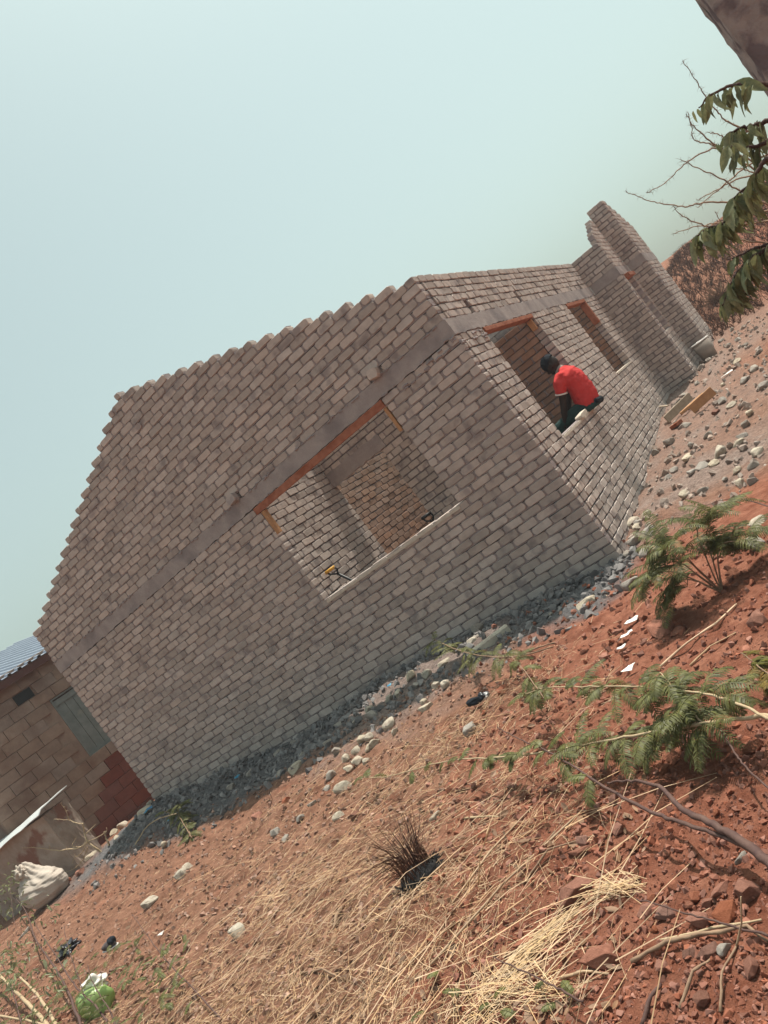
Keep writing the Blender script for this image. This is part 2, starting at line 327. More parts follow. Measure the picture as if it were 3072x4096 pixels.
def wall(O, U, Nn, s0, s1, k0, k1, ops=(), span=None, mod=.2313, skip=(30, 31), par=0, inside=False, end0='flush', end1='flush', t=WALLT, corebm=None, seed=1, zc=lambda s: -9):
    """courses k0..k1-1 along U from s0 to s1; ops = [(sa, sb, za, zb)] openings"""
    U = Vector(U); Nn = Vector(Nn); O = Vector(O); r = random.Random(seed)
    cb = corebm or (core_in if inside else core)
    B = Matrix((U, -Nn, V(0, 0, 1))).transposed()
    for k in range(k0, k1):
        z0 = k * C; z1 = z0 + C; zm = z0 + C / 2
        lo, hi = (s0, s1) if span is None else span(k)
        if hi - lo < .06: continue
        ivs = [(lo, hi)]
        for (sa, sb, za, zb) in ops:
            if za < zm < zb:
                nv = []
                for a, b_ in ivs:
                    if sb <= a or sa >= b_: nv.append((a, b_))
                    else:
                        if sa - a > .03: nv.append((a, sa))
                        if b_ - sb > .03: nv.append((sb, b_))
                ivs = nv
        if skip and skip[0] <= k <= skip[1]: 
            continue
        for a, b_ in ivs:
            ins = .012; M4 = Matrix.Translation(O) @ B.to_4x4()
            cb.box(a + ins, b_ - ins, .0105, t - .0105, z0 - .004, z1 + .004 if k < k1 - 1 and span is None else z1 - .012, M4)
            odd = (k + par) % 2
            x = s1 - (mod / 2 if odd else 0) + mod * 4; cells = []
            while x > a - mod:
                x -= mod
                ca, cb2 = max(a, x), min(b_, x + mod)
                if cb2 - ca > .045: cells.append((ca, cb2))
            # widen slivers
            for ca, cb2 in cells:
                Lb = cb2 - ca - .0125; mid = (ca + cb2) / 2
                full = Lb > .15
                if Lb < .03: continue
                hh = (C - .0115) * r.uniform(.92, 1.05); ll = Lb * r.uniform(.93, 1.01); dd = t * 1.0
                jy = r.uniform(-.005, .004); rot = Matrix.Rotation(R(r.uniform(-2.0, 2.0)), 4, 'Y') @ Matrix.Rotation(R(r.uniform(-1.2, 1.2)), 4, 'Z') @ Matrix.Rotation(R(r.uniform(-2, 2)), 4, 'X')
                P = O + U * mid - Nn * (t / 2 + jy) + V(0, 0, zm + r.uniform(-.004, .004))
                MM = Matrix.Translation(P) @ B.to_4x4() @ rot @ Matrix.Diagonal((ll, dd, hh, 1))
                if P.z + .05 < gz(P.x + Nn.x * .05, P.y + Nn.y * .05) - .1 and not inside: continue
                bricks.append((MM, r.randrange(8) + (0 if full else 8), inside, Nn.copy()))
def gable(k):            # front gable: one brick in at each end per course above the eaves
    if k < 38: return (-W, 0)
    n = k - 37
    return (-W + .2325 * n, -.2313 * n)
HOLES_F = []
fw = (-3.066, -1.032, 1.27, 2.63)
wall((0, 0, 0), (1, 0, 0), (0, -1, 0), -W, 0, -2, 54, ops=[fw, (-1.0, -.82, 32 * C, 33 * C), (-3.33, -3.16, 32 * C, 33 * C)], span=gable, seed=5)
SWIN = [(.82, 2.88, 1.205, 2.63), (4.93, 6.35, 1.335, 2.63)]
SH = [(y, y + .11, 32 * C, 34 * C) for y in (.87, 2.83, 4.93, 6.72)]
wall((0, 0, 0), (0, 1, 0), (1, 0, 0), WALLT + .004, L1 + .03, -2, 38, ops=SWIN + SH, par=1, seed=6, mod=.2313)
# wing walls
wall((0, L1, 0), (1, 0, 0), (0, -1, 0), -.1, PX, 0, 38, par=0, seed=7)
def rake(k):
    if k < 38: return (L1 + .118, 8.75)
    return (L1 + .118 + .228 * max(0, k - 39), 8.75)
wall((PX, 0, 0), (0, 1, 0), (1, 0, 0), L1 + .118, 8.75, 2, 45, ops=[(7.68, 8.5, 1.42, 2.63)], span=rake, par=1, seed=8)
wall((0, 8.75, 0), (1, 0, 0), (0, -1, 0), PX - .02, .87, 3, 46, par=0, seed=9)
wall((.87, 0, 0), (0, 1, 0), (1, 0, 0), 8.87, 10.6, 4, 46, span=lambda k: (8.87, 10.6) if k < 40 else (8.87, 10.6 - .23 * (k - 39)), par=1, seed=10)
# inside walls
wall((-3.072, 0, 0), (0, 1, 0), (1, 0, 0), .12, 1.70, 4, 38, inside=False, skip=None, mod=.2313, seed=11, corebm=core_in)
wall((0, 1.61, 0), (1, 0, 0), (0, -1, 0), -3.07, -1.2, 4, 38, ops=[(-3.2, -2.19, 0, 2.53)], skip=None, seed=12, inside=False, corebm=core_in, mod=.165)
wall((-3.45, 0, 0), (0, 1, 0), (1, 0, 0), 1.73, 4.6, 4, 30, skip=None, seed=13, inside=True)
wall((0, 4.65, 0), (1, 0, 0), (0, -1, 0), -3.4, -.12, 4, 30, skip=None, seed=14, inside=True, mod=.225)
wall((0, 4.65, 0), (1, 0, 0), (0, -1, 0), -3.4, -.12, 30, 36, skip=None, seed=15, inside=False, corebm=core_in)
wall((0, 2.90, 0), (1, 0, 0), (0, -1, 0), -1.2, -.118, 4, 30, skip=None, seed=16, inside=True, mod=.225)
wall((0, 6.40, 0), (1, 0, 0), (0, -1, 0), -1.6, -.118, 4, 36, skip=None, seed=17, inside=True, mod=.225)
tag(core.build('mortar_joints', M['mortar'], house), kind='stuff')
tag(core_in.build('mortar_joints', M['mortar'], house), kind='stuff')
# rest of the shell (far and rear walls, seen edge-on or not at all)
for bx_ in ((-W, -W + .115, .117, L1, 0, 38 * C - .02), (-W + .117, -.12, L1 + .12, L1 + .235, 0, 37.7 * C), (-1.2, -1.09, 1.73, 2.89, 0, 37 * C)):
    sh = MB(); sh.box(*bx_); sh.build('rear_wall', M['mortar'], house)
def proj(P):
    q = CROT.transposed() @ (P - CAM)
    if q.z > -.1: return None
    return (1536 + FPX * q.x / -q.z, 2048 - FPX * q.y / -q.z, -q.z)
scored = []
for i, (MM, cl, ins, Nn) in enumerate(bricks):
    P = MM.translation; pr = proj(P); sc = 0
    if pr and -20 < pr[0] < 3092 and 0 < pr[1] < 4096 and not ins and ((abs(P.y - WALLT / 2) < .03 and Nn.y < -.5) or (abs(P.x + WALLT / 2) < .03 and P.y < 3 and Nn.x > .5)):
        if P.z > gz(P.x + Nn.x * .1, P.y + Nn.y * .1) + .04:
            v = (CAM - P).normalized(); sc = MM.to_scale().x * MM.to_scale().z * max(0, v.dot(Nn)) / pr[2] ** 2
    scored.append((sc, i))
scored.sort(reverse=True)
single = set(i for s, i in scored[:298] if s > 0)
bmesh_cache = []
for vs, fs in BV:
    mb = MB(); mb.add(vs, fs); m_ = mb.mesh('brick'); m_.materials.append(M['brick']); bmesh_cache.append(m_)
rest = MB(); rest_in = MB()
for i, (MM, cl, ins, Nn) in enumerate(bricks):
    if i in single:
        o = bpy.data.objects.new('brick', bmesh_cache[cl]); COL.objects.link(o); o.parent = house; o.matrix_world = MM
    else:
        vs, fs = BV[cl]; (rest_in if ins else rest).add([MM @ p for p in vs], fs)
tag(rest.build('brickwork', M['brick'], house), kind='stuff'); tag(rest_in.build('inner_brickwork', M['inbrick'], house), kind='stuff')
# projecting putlog bricks
for (x, z, ang) in ((-.91, 32.5 * C, 12), (-3.25, 32.5 * C, -8)):
    o = bpy.data.objects.new('brick', bmesh_cache[9]); COL.objects.link(o); o.parent = house
    o.matrix_world = Matrix.Translation((x, .01, z + .005)) @ Euler((R(-6), R(ang), R(5))).to_matrix().to_4x4() @ Matrix.Diagonal((.12, .2, .1, 1))
for (a, b_, za, zb) in SH:
    hp = MB(); hp.box(-.1, -.085, a + .002, b_ - .002, za - .01, zb + .01); hp.build('putlog_hole', M['beam'], house)
# ring beam
def beam(name, O, U, Nn, s0, s1, z0, z1, t=WALLT, lip=.004, seed=1, m='beam', st=.06, ez=.011):
    r = random.Random(seed); mb = MB(); n = max(2, int((s1 - s0) / st)); U = Vector(U); Nn = Vector(Nn); O = Vector(O)
    vs = []; fs = []
    for i in range(n + 1):
        s = s0 + (s1 - s0) * i / n
        e = 0 if i in (0, n) else 1
        for (yy, zz) in ((lip, z0), (lip, z0 + (z1 - z0) * .5), (lip, z1), (-t - lip * .5, z1), (-t - lip * .5, z0)):
            vs.append(O + U * s + Nn * (yy + e * r.uniform(-.0004, .0004)) + V(0, 0, zz + e * (r.uniform(-ez, ez) if zz != z0 + (z1 - z0) * .5 else 0)))
    for i in range(n):
        for j in range(5): fs.append((i * 5 + j, (i + 1) * 5 + j, (i + 1) * 5 + (j + 1) % 5, i * 5 + (j + 1) % 5))
    fs.append((4, 3, 2, 1, 0)); fs.append(tuple(n * 5 + j for j in range(5)))
    mb.add(vs, fs); return mb.build(name, M[m], house)
beam('ring_beam', (0, 0, 0), (1, 0, 0), (0, -1, 0), -W, .004, 30 * C, 32 * C, seed=1)
beam('ring_beam', (0, 0, 0), (0, 1, 0), (1, 0, 0), .118, L1 - .003, 30 * C, 32 * C, seed=2)
beam('ring_beam', (0, L1, 0), (1, 0, 0), (0, -1, 0), .006, PX, 30 * C, 32 * C, seed=3)
beam('ring_beam', (PX, 0, 0), (0, 1, 0), (1, 0, 0), L1 + .12, 8.745, 30 * C, 32 * C, seed=4)
beam('ring_beam', (0, 8.75, 0), (1, 0, 0), (0, -1, 0), PX + .006, .87, 30 * C, 32 * C, seed=5)
beam('ring_beam', (.87, 0, 0), (0, 1, 0), (1, 0, 0), 8.87, 10.6, 30 * C, 32 * C, seed=6)
beam('door_lintel', (0, 1.61, 0), (1, 0, 0), (0, -1, 0), -3.065, -2.1, 2.37, 2.56, seed=7, lip=.012)
beam('inner_beam', (0, 4.65, 0), (1, 0, 0), (0, -1, 0), -3.35, -.13, 2.42, 2.62, seed=8, lip=.012)
# mortar drips along beam top edge
dr = MB()
for i in range(150):
    s = rnd.uniform(-W, 0); z = rnd.choice([32 * C, 32 * C, 30 * C]) + rnd.uniform(-.01, .01); q = rnd.uniform(.008, .022)
    if z < 2.7 and rnd.random() < .4: continue
    dr.tube([V(s - q, -.006, z), V(s, -.012, z + rnd.uniform(-.01, .01)), V(s + q * 1.5, -.006, z)], q * .6, q * .4, k=5)
tag(dr.build('mortar_drips', M['mortar'], house), kind='stuff')
# sills (thin pale mortar cap)
beam('window_sill', (0, 0, 0), (1, 0, 0), (0, -1, 0), -3.06, -1.036, 1.27 - .012, 1.288, m='cap', seed=9, lip=.01, ez=.003)
beam('window_sill', (0, 0, 0), (0, 1, 0), (1, 0, 0), .824, 2.876, 1.205 - .012, 1.222, m='cap', seed=10, lip=.006, ez=.003)
beam('window_sill', (0, 0, 0), (0, 1, 0), (1, 0, 0), 4.934, 6.346, 1.335 - .012, 1.352, m='cap', seed=11, lip=.006, ez=.003)
# lintel shuttering boards left in the openings
def frame(pieces):
    for nm, m_, b_ in pieces:
        mb = MB(); mb.box(*b_); o = mb.build(nm, M[m_], house)
        bv = o.modifiers.new('b', 'BEVEL'); bv.width = .004; bv.segments = 1
frame([('lintel_board', 'wood_orange', (-3.12, -1.03, -.022, .02, 2.535, 2.617)),
       ('frame_stub', 'wood_tan', (-3.058, -3.01, -.014, .05, 2.22, 2.53)), ('frame_stub', 'wood_tan', (-1.075, -1.036, .002, .06, 2.24, 2.53)),
       ('lintel_board', 'wood_orange', (-.11, .008, .85, 2.87, 2.567, 2.615)), ('frame_stub', 'wood_tan', (-.1, -.03, 2.81, 2.87, 2.42, 2.56)),
       ('lintel_board', 'wood_orange', (-.10, .008, 4.95, 6.34, 2.562, 2.615)), ('frame_stub', 'wood_orange', (-.1, .006, 6.25, 6.34, 2.16, 2.555)),
       ('lintel_board', 'wood_orange', (PX - .11, PX + .08, 7.70, 8.47, 2.54, 2.61))])
# mortar splash at the corner below the beam
mp = MB()
for i in range(26):
    if i % 2: P = V(rnd.uniform(-.75, .0), -.004, 2.60 - rnd.uniform(0, .07)); d = V(1, 0, 0)
    else: P = V(.004, rnd.uniform(0, .78), 2.60 - rnd.uniform(0, .1)); d = V(0, 1, 0)
    q = rnd.uniform(.02, .05); mp.tube([P - d * q, P + V(0, 0, rnd.uniform(-.01, .01)), P + d * q], .012, .01, k=5)
tag(mp.build('mortar_splash', M['mortar'], house), kind='stuff')

# ------------------------------------------------------------------ neighbour house
AN = R(72); NU = V(math.cos(AN), math.sin(AN), 0); NN = V(math.sin(AN), -math.cos(AN), 0); NO = V(-10.25, 2.0, 0)
nb = empty('block_house', 'older low block house with ribbed metal roof, left behind the brick house', 'house', NO)
NB = Matrix((NU, -NN, V(0, 0, 1))).transposed().to_4x4()
def NM(s, d, z): return Matrix.Translation(NO + NU * s - NN * d + V(0, 0, z)) @ NB
cw = MB(); Mw = Matrix.Translation(NO) @ NB
cw.box(-2.1, -.40, .03, .2, -.3, 3.33, Mw); cw.box(.35, 3.5, .03, .2, -.3, 3.33, Mw); cw.box(-.398, .348, .03, .2, -.3, 1.33, Mw); cw.box(-.398, .348, .03, .2, 2.64, 3.33, Mw)
cw.box(-2.1, 3.5, .2, 6, -.3, 3.2, Mw)
o = cw.build('wall', M['block'], None); sub(o, nb)
bc = []
for i in range(6):
    rb = random.Random(300 + i); jj = lambda: rb.uniform(-.012, .012); c4 = [(-.5, -.5), (.5, -.5), (.5, .5), (-.5, .5)]; vs = [V(x * (1 - rb.uniform(.01, .03)), -.5 + jj() * 4, z * (1 - rb.uniform(.02, .07))) for x, z in c4] + [V(x + jj(), -.38, z + jj() * 2) for x, z in c4] + [V(x, .5, z) for x, z in c4]; fs = [(3, 2, 1, 0)[::-1]] + [(q * 4 + j, q * 4 + (j + 1) % 4, q * 4 + 4 + (j + 1) % 4, q * 4 + 4 + j) for q in (0, 1) for j in range(4)]
    mb = MB(); mb.add([V(p.x, p.y, p.z) for p in vs], fs); 
    a = mb.mesh('block'); a.materials.append(M['block']); b2 = a.copy(); b2.materials.clear(); b2.materials.append(M['block_red']); bc.append((a, b2))
r = random.Random(4); ch = .203
for k in range(-1, 17):
    x = -2.1 - (k % 2) * .17
    z = k * ch
    while x < .9:
        bl = .40; a, b_ = max(x, -2.1), min(x + bl, 4)
        zc_ = z + ch / 2
        skipb = (b_ > -.42 and a < .35 and 1.33 < zc_ < 2.66) or b_ - a < .06
        if a < -.76 < b_ and 2.85 < zc_ < 3.05:
            mbv = MB(); mbv.box(-.16, .16, .012, .028, -.09, .09); o = mbv.build('vent_hole', M['dark']); sub(o, nb); o.matrix_world = NM((a + b_) / 2, 0, zc_); skipb = True  # near-black plate paints the shade inside the vent opening
        if not skipb:
            if b_ > -.42 and a < -.42 and 1.33 < zc_ < 2.68: b_ = -.42
            stain = zc_ < 1.25 - .75 * max(0, -(a + b_) / 2)
            o = bpy.data.objects.new('block', r.choice(bc)[1 if stain else 0]); COL.objects.link(o); sub(o, nb)
            o.matrix_world = NM((a + b_) / 2, .03 + r.uniform(-.002, .003), zc_) @ Matrix.Rotation(R(r.uniform(-.6, .6)), 4, 'Y') @ Matrix.Diagonal((b_ - a - .006, .066, ch - r.uniform(.004, .010), 1))
        x += bl
# shutter
sf = MB(); sf.box(-.395, -.365, .03, .1, 1.34, 2.635, Mw); sf.box(.31, .345, .03, .1, 1.34, 2.635, Mw); sf.box(-.365, .31, .03, .1, 1.34, 1.37, Mw); sf.box(-.365, .31, .03, .1, 2.605, 2.635, Mw)
win = sf.build('window', M['shutter']); sub(win, nb)
for i in range(4):
    mb = MB(); mb.box(-.355 + i * .165, -.355 + i * .165 + .157, .075, .095, 1.40, 2.55, Mw); o = mb.build('plank', M['shutter'], win)
for z in (1.385, 2.48):
    mb = MB(); mb.box(-.36, .30, .055, .073, z, z + .1, Mw); mb.build('ledger', M['shutter'], win)
# ribbed roof
def ribbed(name, s0, s1, d0, z0, d1, z1, pitch, h, mt, parent, Mx):
    mb = MB(); vs = []; fs = []; prof = []
    s = s0
    while s < s1:
        for (q, hh) in ((0, 0), (.5, 0), (.6, h), (.85, h), (.95, 0)): prof.append((s + q * pitch, hh))
        s += pitch
    for (d, z) in ((d0, z0), (d1, z1)):
        for (a, hh) in prof: vs.append(Mx @ V(a, d, z + hh))
    n = len(prof)
    for i in range(n - 1): fs.append((i, i + 1, n + i + 1, n + i))
    mb.add(vs, fs); o = mb.build(name, M[mt], None)
    sm = o.modifiers.new('t', 'SOLIDIFY'); sm.thickness = .003
    if parent: sub(o, parent)
    return o
ribbed('roof', -2.4, 1.75, -.2, 3.36, 6.5, 4.78, .19, .034, 'roof', nb, Mw)
fa = MB(); fa.box(-2.35, 1.72, -.18, -.155, 3.22, 3.345, Mw); o = fa.build('fascia_board', M['fascia']); sub(o, nb)
for i in range(14):
    mb = MB(); mb.box(-2.3 + i * .29, -2.24 + i * .29, -.15, .02, 3.25, 3.34, Mw); o = mb.build('rafter', M['fascia']); sub(o, nb)
# shed
shd = empty('small_shed', 'small patched block shed with bent metal sheet on top, beside white sack', 'shed', (-10.3, -.3, .2))
def noisy_box(x0, x1, y0, y1, z0, z1, n, amp, seed, name, m_, parent=None):
    bm = bmesh.new(); bmesh.ops.create_grid(bm, x_segments=1, y_segments=1, size=.5); bm.free()
    bm = bmesh.new(); bmesh.ops.create_cube(bm, size=1)
    bmesh.ops.subdivide_edges(bm, edges=bm.edges[:], cuts=n, use_grid_fill=True); r = random.Random(seed)
    for v in bm.verts:
        v.co = V(x0 + (v.co.x + .5) * (x1 - x0), y0 + (v.co.y + .5) * (y1 - y0), z0 + (v.co.z + .5) * (z1 - z0)) + V(r.gauss(0, amp), r.gauss(0, amp), r.gauss(0, amp))
    me = bpy.data.meshes.new(name); bm.to_mesh(me); bm.free(); o = link(name, me, M[m_])
    if parent: sub(o, parent)
    return o
noisy_box(-11.6, -9.12, -.45, .0, -.1, 1.16, 14, .005, 3, 'wall', 'plaster', shd)
ms = MB(); n = 10; vs = []; fs = []
for i in range(n + 1):
    x = -11.8 + i * (2.78 / n); z = 1.17 + .10 * max(0, (i - 4) / 6) + rnd.uniform(-.008, .008)
    for y, dz in ((-.56, -.055), (-.47, .0), (-.2, .02), (.06, .04)): vs.append(V(x, y, z + dz))
for i in range(n):
    for j in range(3): fs.append((i * 4 + j, (i + 1) * 4 + j, (i + 1) * 4 + j + 1, i * 4 + j + 1))
ms.add(vs, fs); o = ms.build('roof_sheet', M['sheet']); o.modifiers.new('t', 'SOLIDIFY').thickness = .012; sub(o, shd)

# ------------------------------------------------------------------ near wall at upper right
nwm = noisy_box(2.84, 5.2, -3.0, -2.6, -.4, 3.3, 60, .002, 8, 'rough_wall', 'earthwall')
from mathutils import noise as mnoise
for v in nwm.data.vertices:
    p = v.co; v.co = p + V(mnoise.noise(p * 6), mnoise.noise(p * 6 + V(9, 0, 0)), 0) * .009 + V(mnoise.noise(p * 17), mnoise.noise(p * 17 + V(9, 0, 0)), 0) * .008
nwm.data.polygons.foreach_set('use_smooth', [True] * len(nwm.data.polygons))
tag(nwm, 'dark rough mud plastered wall cutting into the top right corner', 'wall')

# ------------------------------------------------------------------ organic helpers
def remesh(parts, name, m_, vox, parent=None, smooth_iter=3, fold=0):
    me = parts.mesh('tmp'); o = bpy.data.objects.new('tmp', me); COL.objects.link(o)
    rm = o.modifiers.new('r', 'REMESH'); rm.mode = 'VOXEL'; rm.voxel_size = vox
    sm = o.modifiers.new('s', 'SMOOTH'); sm.iterations = smooth_iter; sm.factor = .5
    dg = bpy.context.evaluated_depsgraph_get(); m2 = bpy.data.meshes.new_from_object(o.evaluated_get(dg)); m2.name = name
    bpy.data.objects.remove(o); m2.materials.clear()
    m2.polygons.foreach_set('use_smooth', [True] * len(m2.polygons))
    if fold:
        from mathutils import noise
        for v in m2.vertices:
            p = v.co; v.co = p + v.normal * fold * (noise.noise(V(p.x * 9, p.y * 9, p.z * 16)) + .5 * noise.noise(V(p.x * 24 + 5, p.y * 24, p.z * 34)))
    ob = link(name, m2, M[m_])
    if parent: sub(ob, parent)
    return ob
def loft(mb, secs, k=14):
    """secs: (center, rx, ry, axis_x, axis_y)"""
    rings = []; fs = []
    for (c_, rx, ry, ax, ay) in secs:
        c_ = Vector(c_); ax = Vector(ax).normalized(); ay = Vector(ay).normalized()
        rings.append([c_ + ax * rx * math.cos(6.28319 * j / k) + ay * ry * math.sin(6.28319 * j / k) for j in range(k)])
    n = len(rings)
    for i in range(n - 1):
        for j in range(k): fs.append((i * k + j, i * k + (j + 1) % k, (i + 1) * k + (j + 1) % k, (i + 1) * k + j))
    fs.append(tuple(range(k - 1, -1, -1))); fs.append(tuple((n - 1) * k + j for j in range(k)))
    mb.add([p for r_ in rings for p in r_], fs)
def limb(mb, pts, rads, k=12):
    pts = [Vector(p) for p in pts]
    # interpolate for roundness
    secs = []
    for i, p in enumerate(pts):
        d = (pts[min(i + 1, len(pts) - 1)] - pts[max(i - 1, 0)]).normalized(); a = d.cross(V(.13, .95, .2)); 
        if a.length < .1: a = d.cross(V(1, 0, 0))
        a.normalize(); b_ = d.cross(a); secs.append((p, rads[i], rads[i], a, b_))
    d0 = (pts[1] - pts[0]).normalized(); d1 = (pts[-1] - pts[-2]).normalized()
    secs.insert(0, (pts[0] - d0 * rads[0] * .6, rads[0] * .6, rads[0] * .6, secs[0][3], secs[0][4]))
    secs.append((pts[-1] + d1 * rads[-1] * .6, rads[-1] * .6, rads[-1] * .6, secs[-1][3], secs[-1][4])); loft(mb, secs, k)
def ball(mb, c_, rx, ry, rz, rot=None, n=12):
    vs = []; fs = []; c_ = Vector(c_)
    for i in range(n + 1):
        th = math.pi * i / n
        for j in range(2 * n):
            ph = math.pi * j / n; p = V(rx * math.sin(th) * math.cos(ph), ry * math.sin(th) * math.sin(ph), rz * math.cos(th))
            vs.append(c_ + (rot @ p if rot else p))
    for i in range(n):
        for j in range(2 * n): fs.append((i * 2 * n + j, (i + 1) * 2 * n + j, (i + 1) * 2 * n + (j + 1) % (2 * n), i * 2 * n + (j + 1) % (2 * n)))
    mb.add(vs, fs)

# ------------------------------------------------------------------ person on the sill
YP = 2.38
per = empty('person', 'person in red polo shirt and dark cap sitting bent over on the window sill', 'person', (0.03, YP, 1.21))
def P3(x, z, dy=0): return V(x, YP + dy, z)
tiltH = Matrix.Rotation(R(-30), 3, 'Y')       # head bowed towards -x
hc = P3(-.058, 1.945)
bd = MB()
loft(bd, [(P3(.05, 1.24), .12, .165, (1, 0, 0), (0, 1, 0)), (P3(.055, 1.34), .105, .15, (1, 0, .1), (0, 1, 0)), (P3(.07, 1.5), .1, .15, (1, 0, .1), (0, 1, 0)), (P3(.05, 1.66), .1, .165, (1, 0, .5), (0, 1, 0)), (P3(.01, 1.77), .06, .13, (1, 0, .8), (0, 1, 0)), (P3(-.02, 1.81), .05, .06, (1, 0, .8), (0, 1, 0))])
limb(bd, [P3(.0, 1.79), P3(-.03, 1.86)], [.056, .055])
ball(bd, hc, .098, .077, .112, tiltH)
ball(bd, hc + tiltH @ V(-.045, 0, -.06), .055, .055, .06, tiltH)       # jaw
ball(bd, hc + tiltH @ V(-.105, 0, -.025), .018, .015, .022, tiltH, 6)  # nose
ball(bd, hc + tiltH @ V(-.085, 0, -.07), .02, .027, .014, tiltH, 6)    # lips
for s_ in (-1, 1): 
    ball(bd, hc + tiltH @ V(.005, s_ * .078, -.02), .02, .01, .032, tiltH, 6)
    ball(bd, hc + tiltH @ V(-.088, s_ * .032, .012), .012, .02, .01, tiltH, 6)
def arm(sy, sh, el, wr, hd):
    limb(bd, [P3(*sh), P3(*[(a + b_) / 2 for a, b_ in zip(sh, el)]), P3(*el)], [.052, .05, .042]); limb(bd, [P3(*el), P3(*[(a * .6 + b_ * .4) for a, b_ in zip(el, wr)]), P3(*wr)], [.042, .041, .029])
    w_ = P3(*wr); h_ = P3(*hd); d = (h_ - w_).normalized(); sd_ = V(0, 1, 0); nn = d.cross(sd_)
    loft(bd, [(w_, .02, .028, nn, sd_), (w_ + d * .045, .017, .04, nn, sd_), (w_ + d * .09, .013, .042, nn, sd_)], 10)
    for i, (o_, ln) in enumerate(((-.031, .07), (-.011, .08), (.011, .076), (.031, .06))):
        b0 = w_ + d * .085 + sd_ * o_; b1 = b0 + d * ln * .5 + nn * .008; b2 = b1 + (d * .8 + nn * .55) * ln * .5
        limb(bd, [b0, b1, b2], [.0095, .009, .0075], 8)
    t0 = w_ + d * .035 - sd_ * .032 * sy; limb(bd, [t0, t0 + (d * .7 - sd_ * .5 * sy) * .04, t0 + (d * .95 - sd_ * .35 * sy + nn * .2) * .075], [.012, .0105, .009], 8)
arm(-1, (-.03, 1.73, -.185), (-.165, 1.47, -.20), (-.30, 1.275, -.15), (-.36, 1.18, -.13))
arm(1, (-.03, 1.73, .185), (-.18, 1.49, .20), (-.31, 1.30, .12), (-.37, 1.21, .1))
for s_ in (-1, 1):   # legs inside the room
    limb(bd, [P3(.02, 1.30, s_ * .09), P3(-.19, 1.29, s_ * .10), P3(-.40, 1.26, s_ * .105)], [.08, .07, .055]); limb(bd, [P3(-.40, 1.26, s_ * .105), P3(-.41, 1.08, s_ * .105), P3(-.39, .83, s_ * .105)], [.055, .05, .036])
    limb(bd, [P3(-.39, .81, s_ * .105), P3(-.47, .775, s_ * .11), P3(-.56, .765, s_ * .115)], [.038, .036, .028])
remesh(bd, 'body', 'skin', .0065, per, 2)
st = MB()
loft(st, [(P3(.03, 1.275), .135, .18, (1, 0, -.35), (0, 1, 0)), (P3(.04, 1.36), .148, .185, (1, 0, -.2), (0, 1, 0)), (P3(.055, 1.47), .145, .185, (1, 0, .0), (0, 1, 0)), (P3(.055, 1.6), .142, .195, (1, 0, .25), (0, 1, 0)), (P3(.035, 1.70), .13, .2, (1, 0, .5), (0, 1, 0)), (P3(.0, 1.785), .075, .14, (1, 0, .8), (0, 1, 0)), (P3(-.03, 1.815), .064, .07, (1, 0, .8), (0, 1, 0))], 20)
for s_ in (-1, 1): limb(st, [P3(.0, 1.745, s_ * .15), P3(-.06, 1.69, s_ * .195), P3(-.105, 1.60, s_ * .20)], [.075, .078, .072])
shirt = remesh(st, 'shirt', 'shirt', .008, per, 8, .011)
for s_ in (-1, 1):
    cf = MB(); a = V(-.42, 0, -.9).normalized(); c0 = P3(-.118, 1.572, s_ * .20)
    loft(cf, [(c0, .074, .074, a.cross(V(0, 1, 0)), V(0, 1, 0)), (c0 - a * .016, .076, .076, a.cross(V(0, 1, 0)), V(0, 1, 0))], 18)
    sub(cf.build('sleeve_trim', M['bag_white'], None, True), per)
cl = MB(); ax = V(-.55, 0, .85).normalized(); pp = ax.cross(V(0, 1, 0))
loft(cl, [(P3(-.005, 1.79), .088, .085, pp, V(0, 1, 0)), (P3(-.02, 1.815), .076, .075, pp, V(0, 1, 0)), (P3(-.034, 1.84), .066, .066, pp, V(0, 1, 0))], 20)
o = cl.build('collar', M['collar'], None, True); sub(o, per)
tr = MB()
loft(tr, [(P3(.05, 1.215), .09, .17, (1, 0, 0), (0, 1, 0)), (P3(.045, 1.25), .135, .185, (1, 0, -.15), (0, 1, 0)), (P3(.04, 1.31), .13, .175, (1, 0, -.3), (0, 1, 0)), (P3(.04, 1.36), .11, .16, (1, 0, -.3), (0, 1, 0))], 18)
for s_ in (-1, 1):
    limb(tr, [P3(.03, 1.295, s_ * .09), P3(-.18, 1.292, s_ * .10), P3(-.41, 1.265, s_ * .105)], [.092, .084, .07]); limb(tr, [P3(-.41, 1.26, s_ * .105), P3(-.415, 1.08, s_ * .105), P3(-.39, .86, s_ * .105)], [.068, .064, .056])
remesh(tr, 'trousers', 'trousers', .008, per, 6, .01)
sw = MB(); limb(sw, [P3(.15, 1.27, -.13), P3(.165, 1.255, 0), P3(.14, 1.26, .13)], [.035, .045, .035]); remesh(sw, 'waist_jacket', 'black_cloth', .008, per, 3)
hat = MB(); ball(hat, hc + tiltH @ V(.006, 0, .022), .108, .089, .105, tiltH, 14)
hb = [(v, i) for i, v in enumerate(hat.v)]
o = hat.build('cap', M['black_cloth'], None, True); sub(o, per)
bm = bmesh.new(); bm.from_mesh(o.data); bmesh.ops.bisect_plane(bm, geom=bm.verts[:] + bm.edges[:] + bm.faces[:], plane_co=hc + tiltH @ V(0, 0, .01), plane_no=tiltH @ V(.25, 0, -1), clear_outer=True); bm.to_mesh(o.data); bm.free()

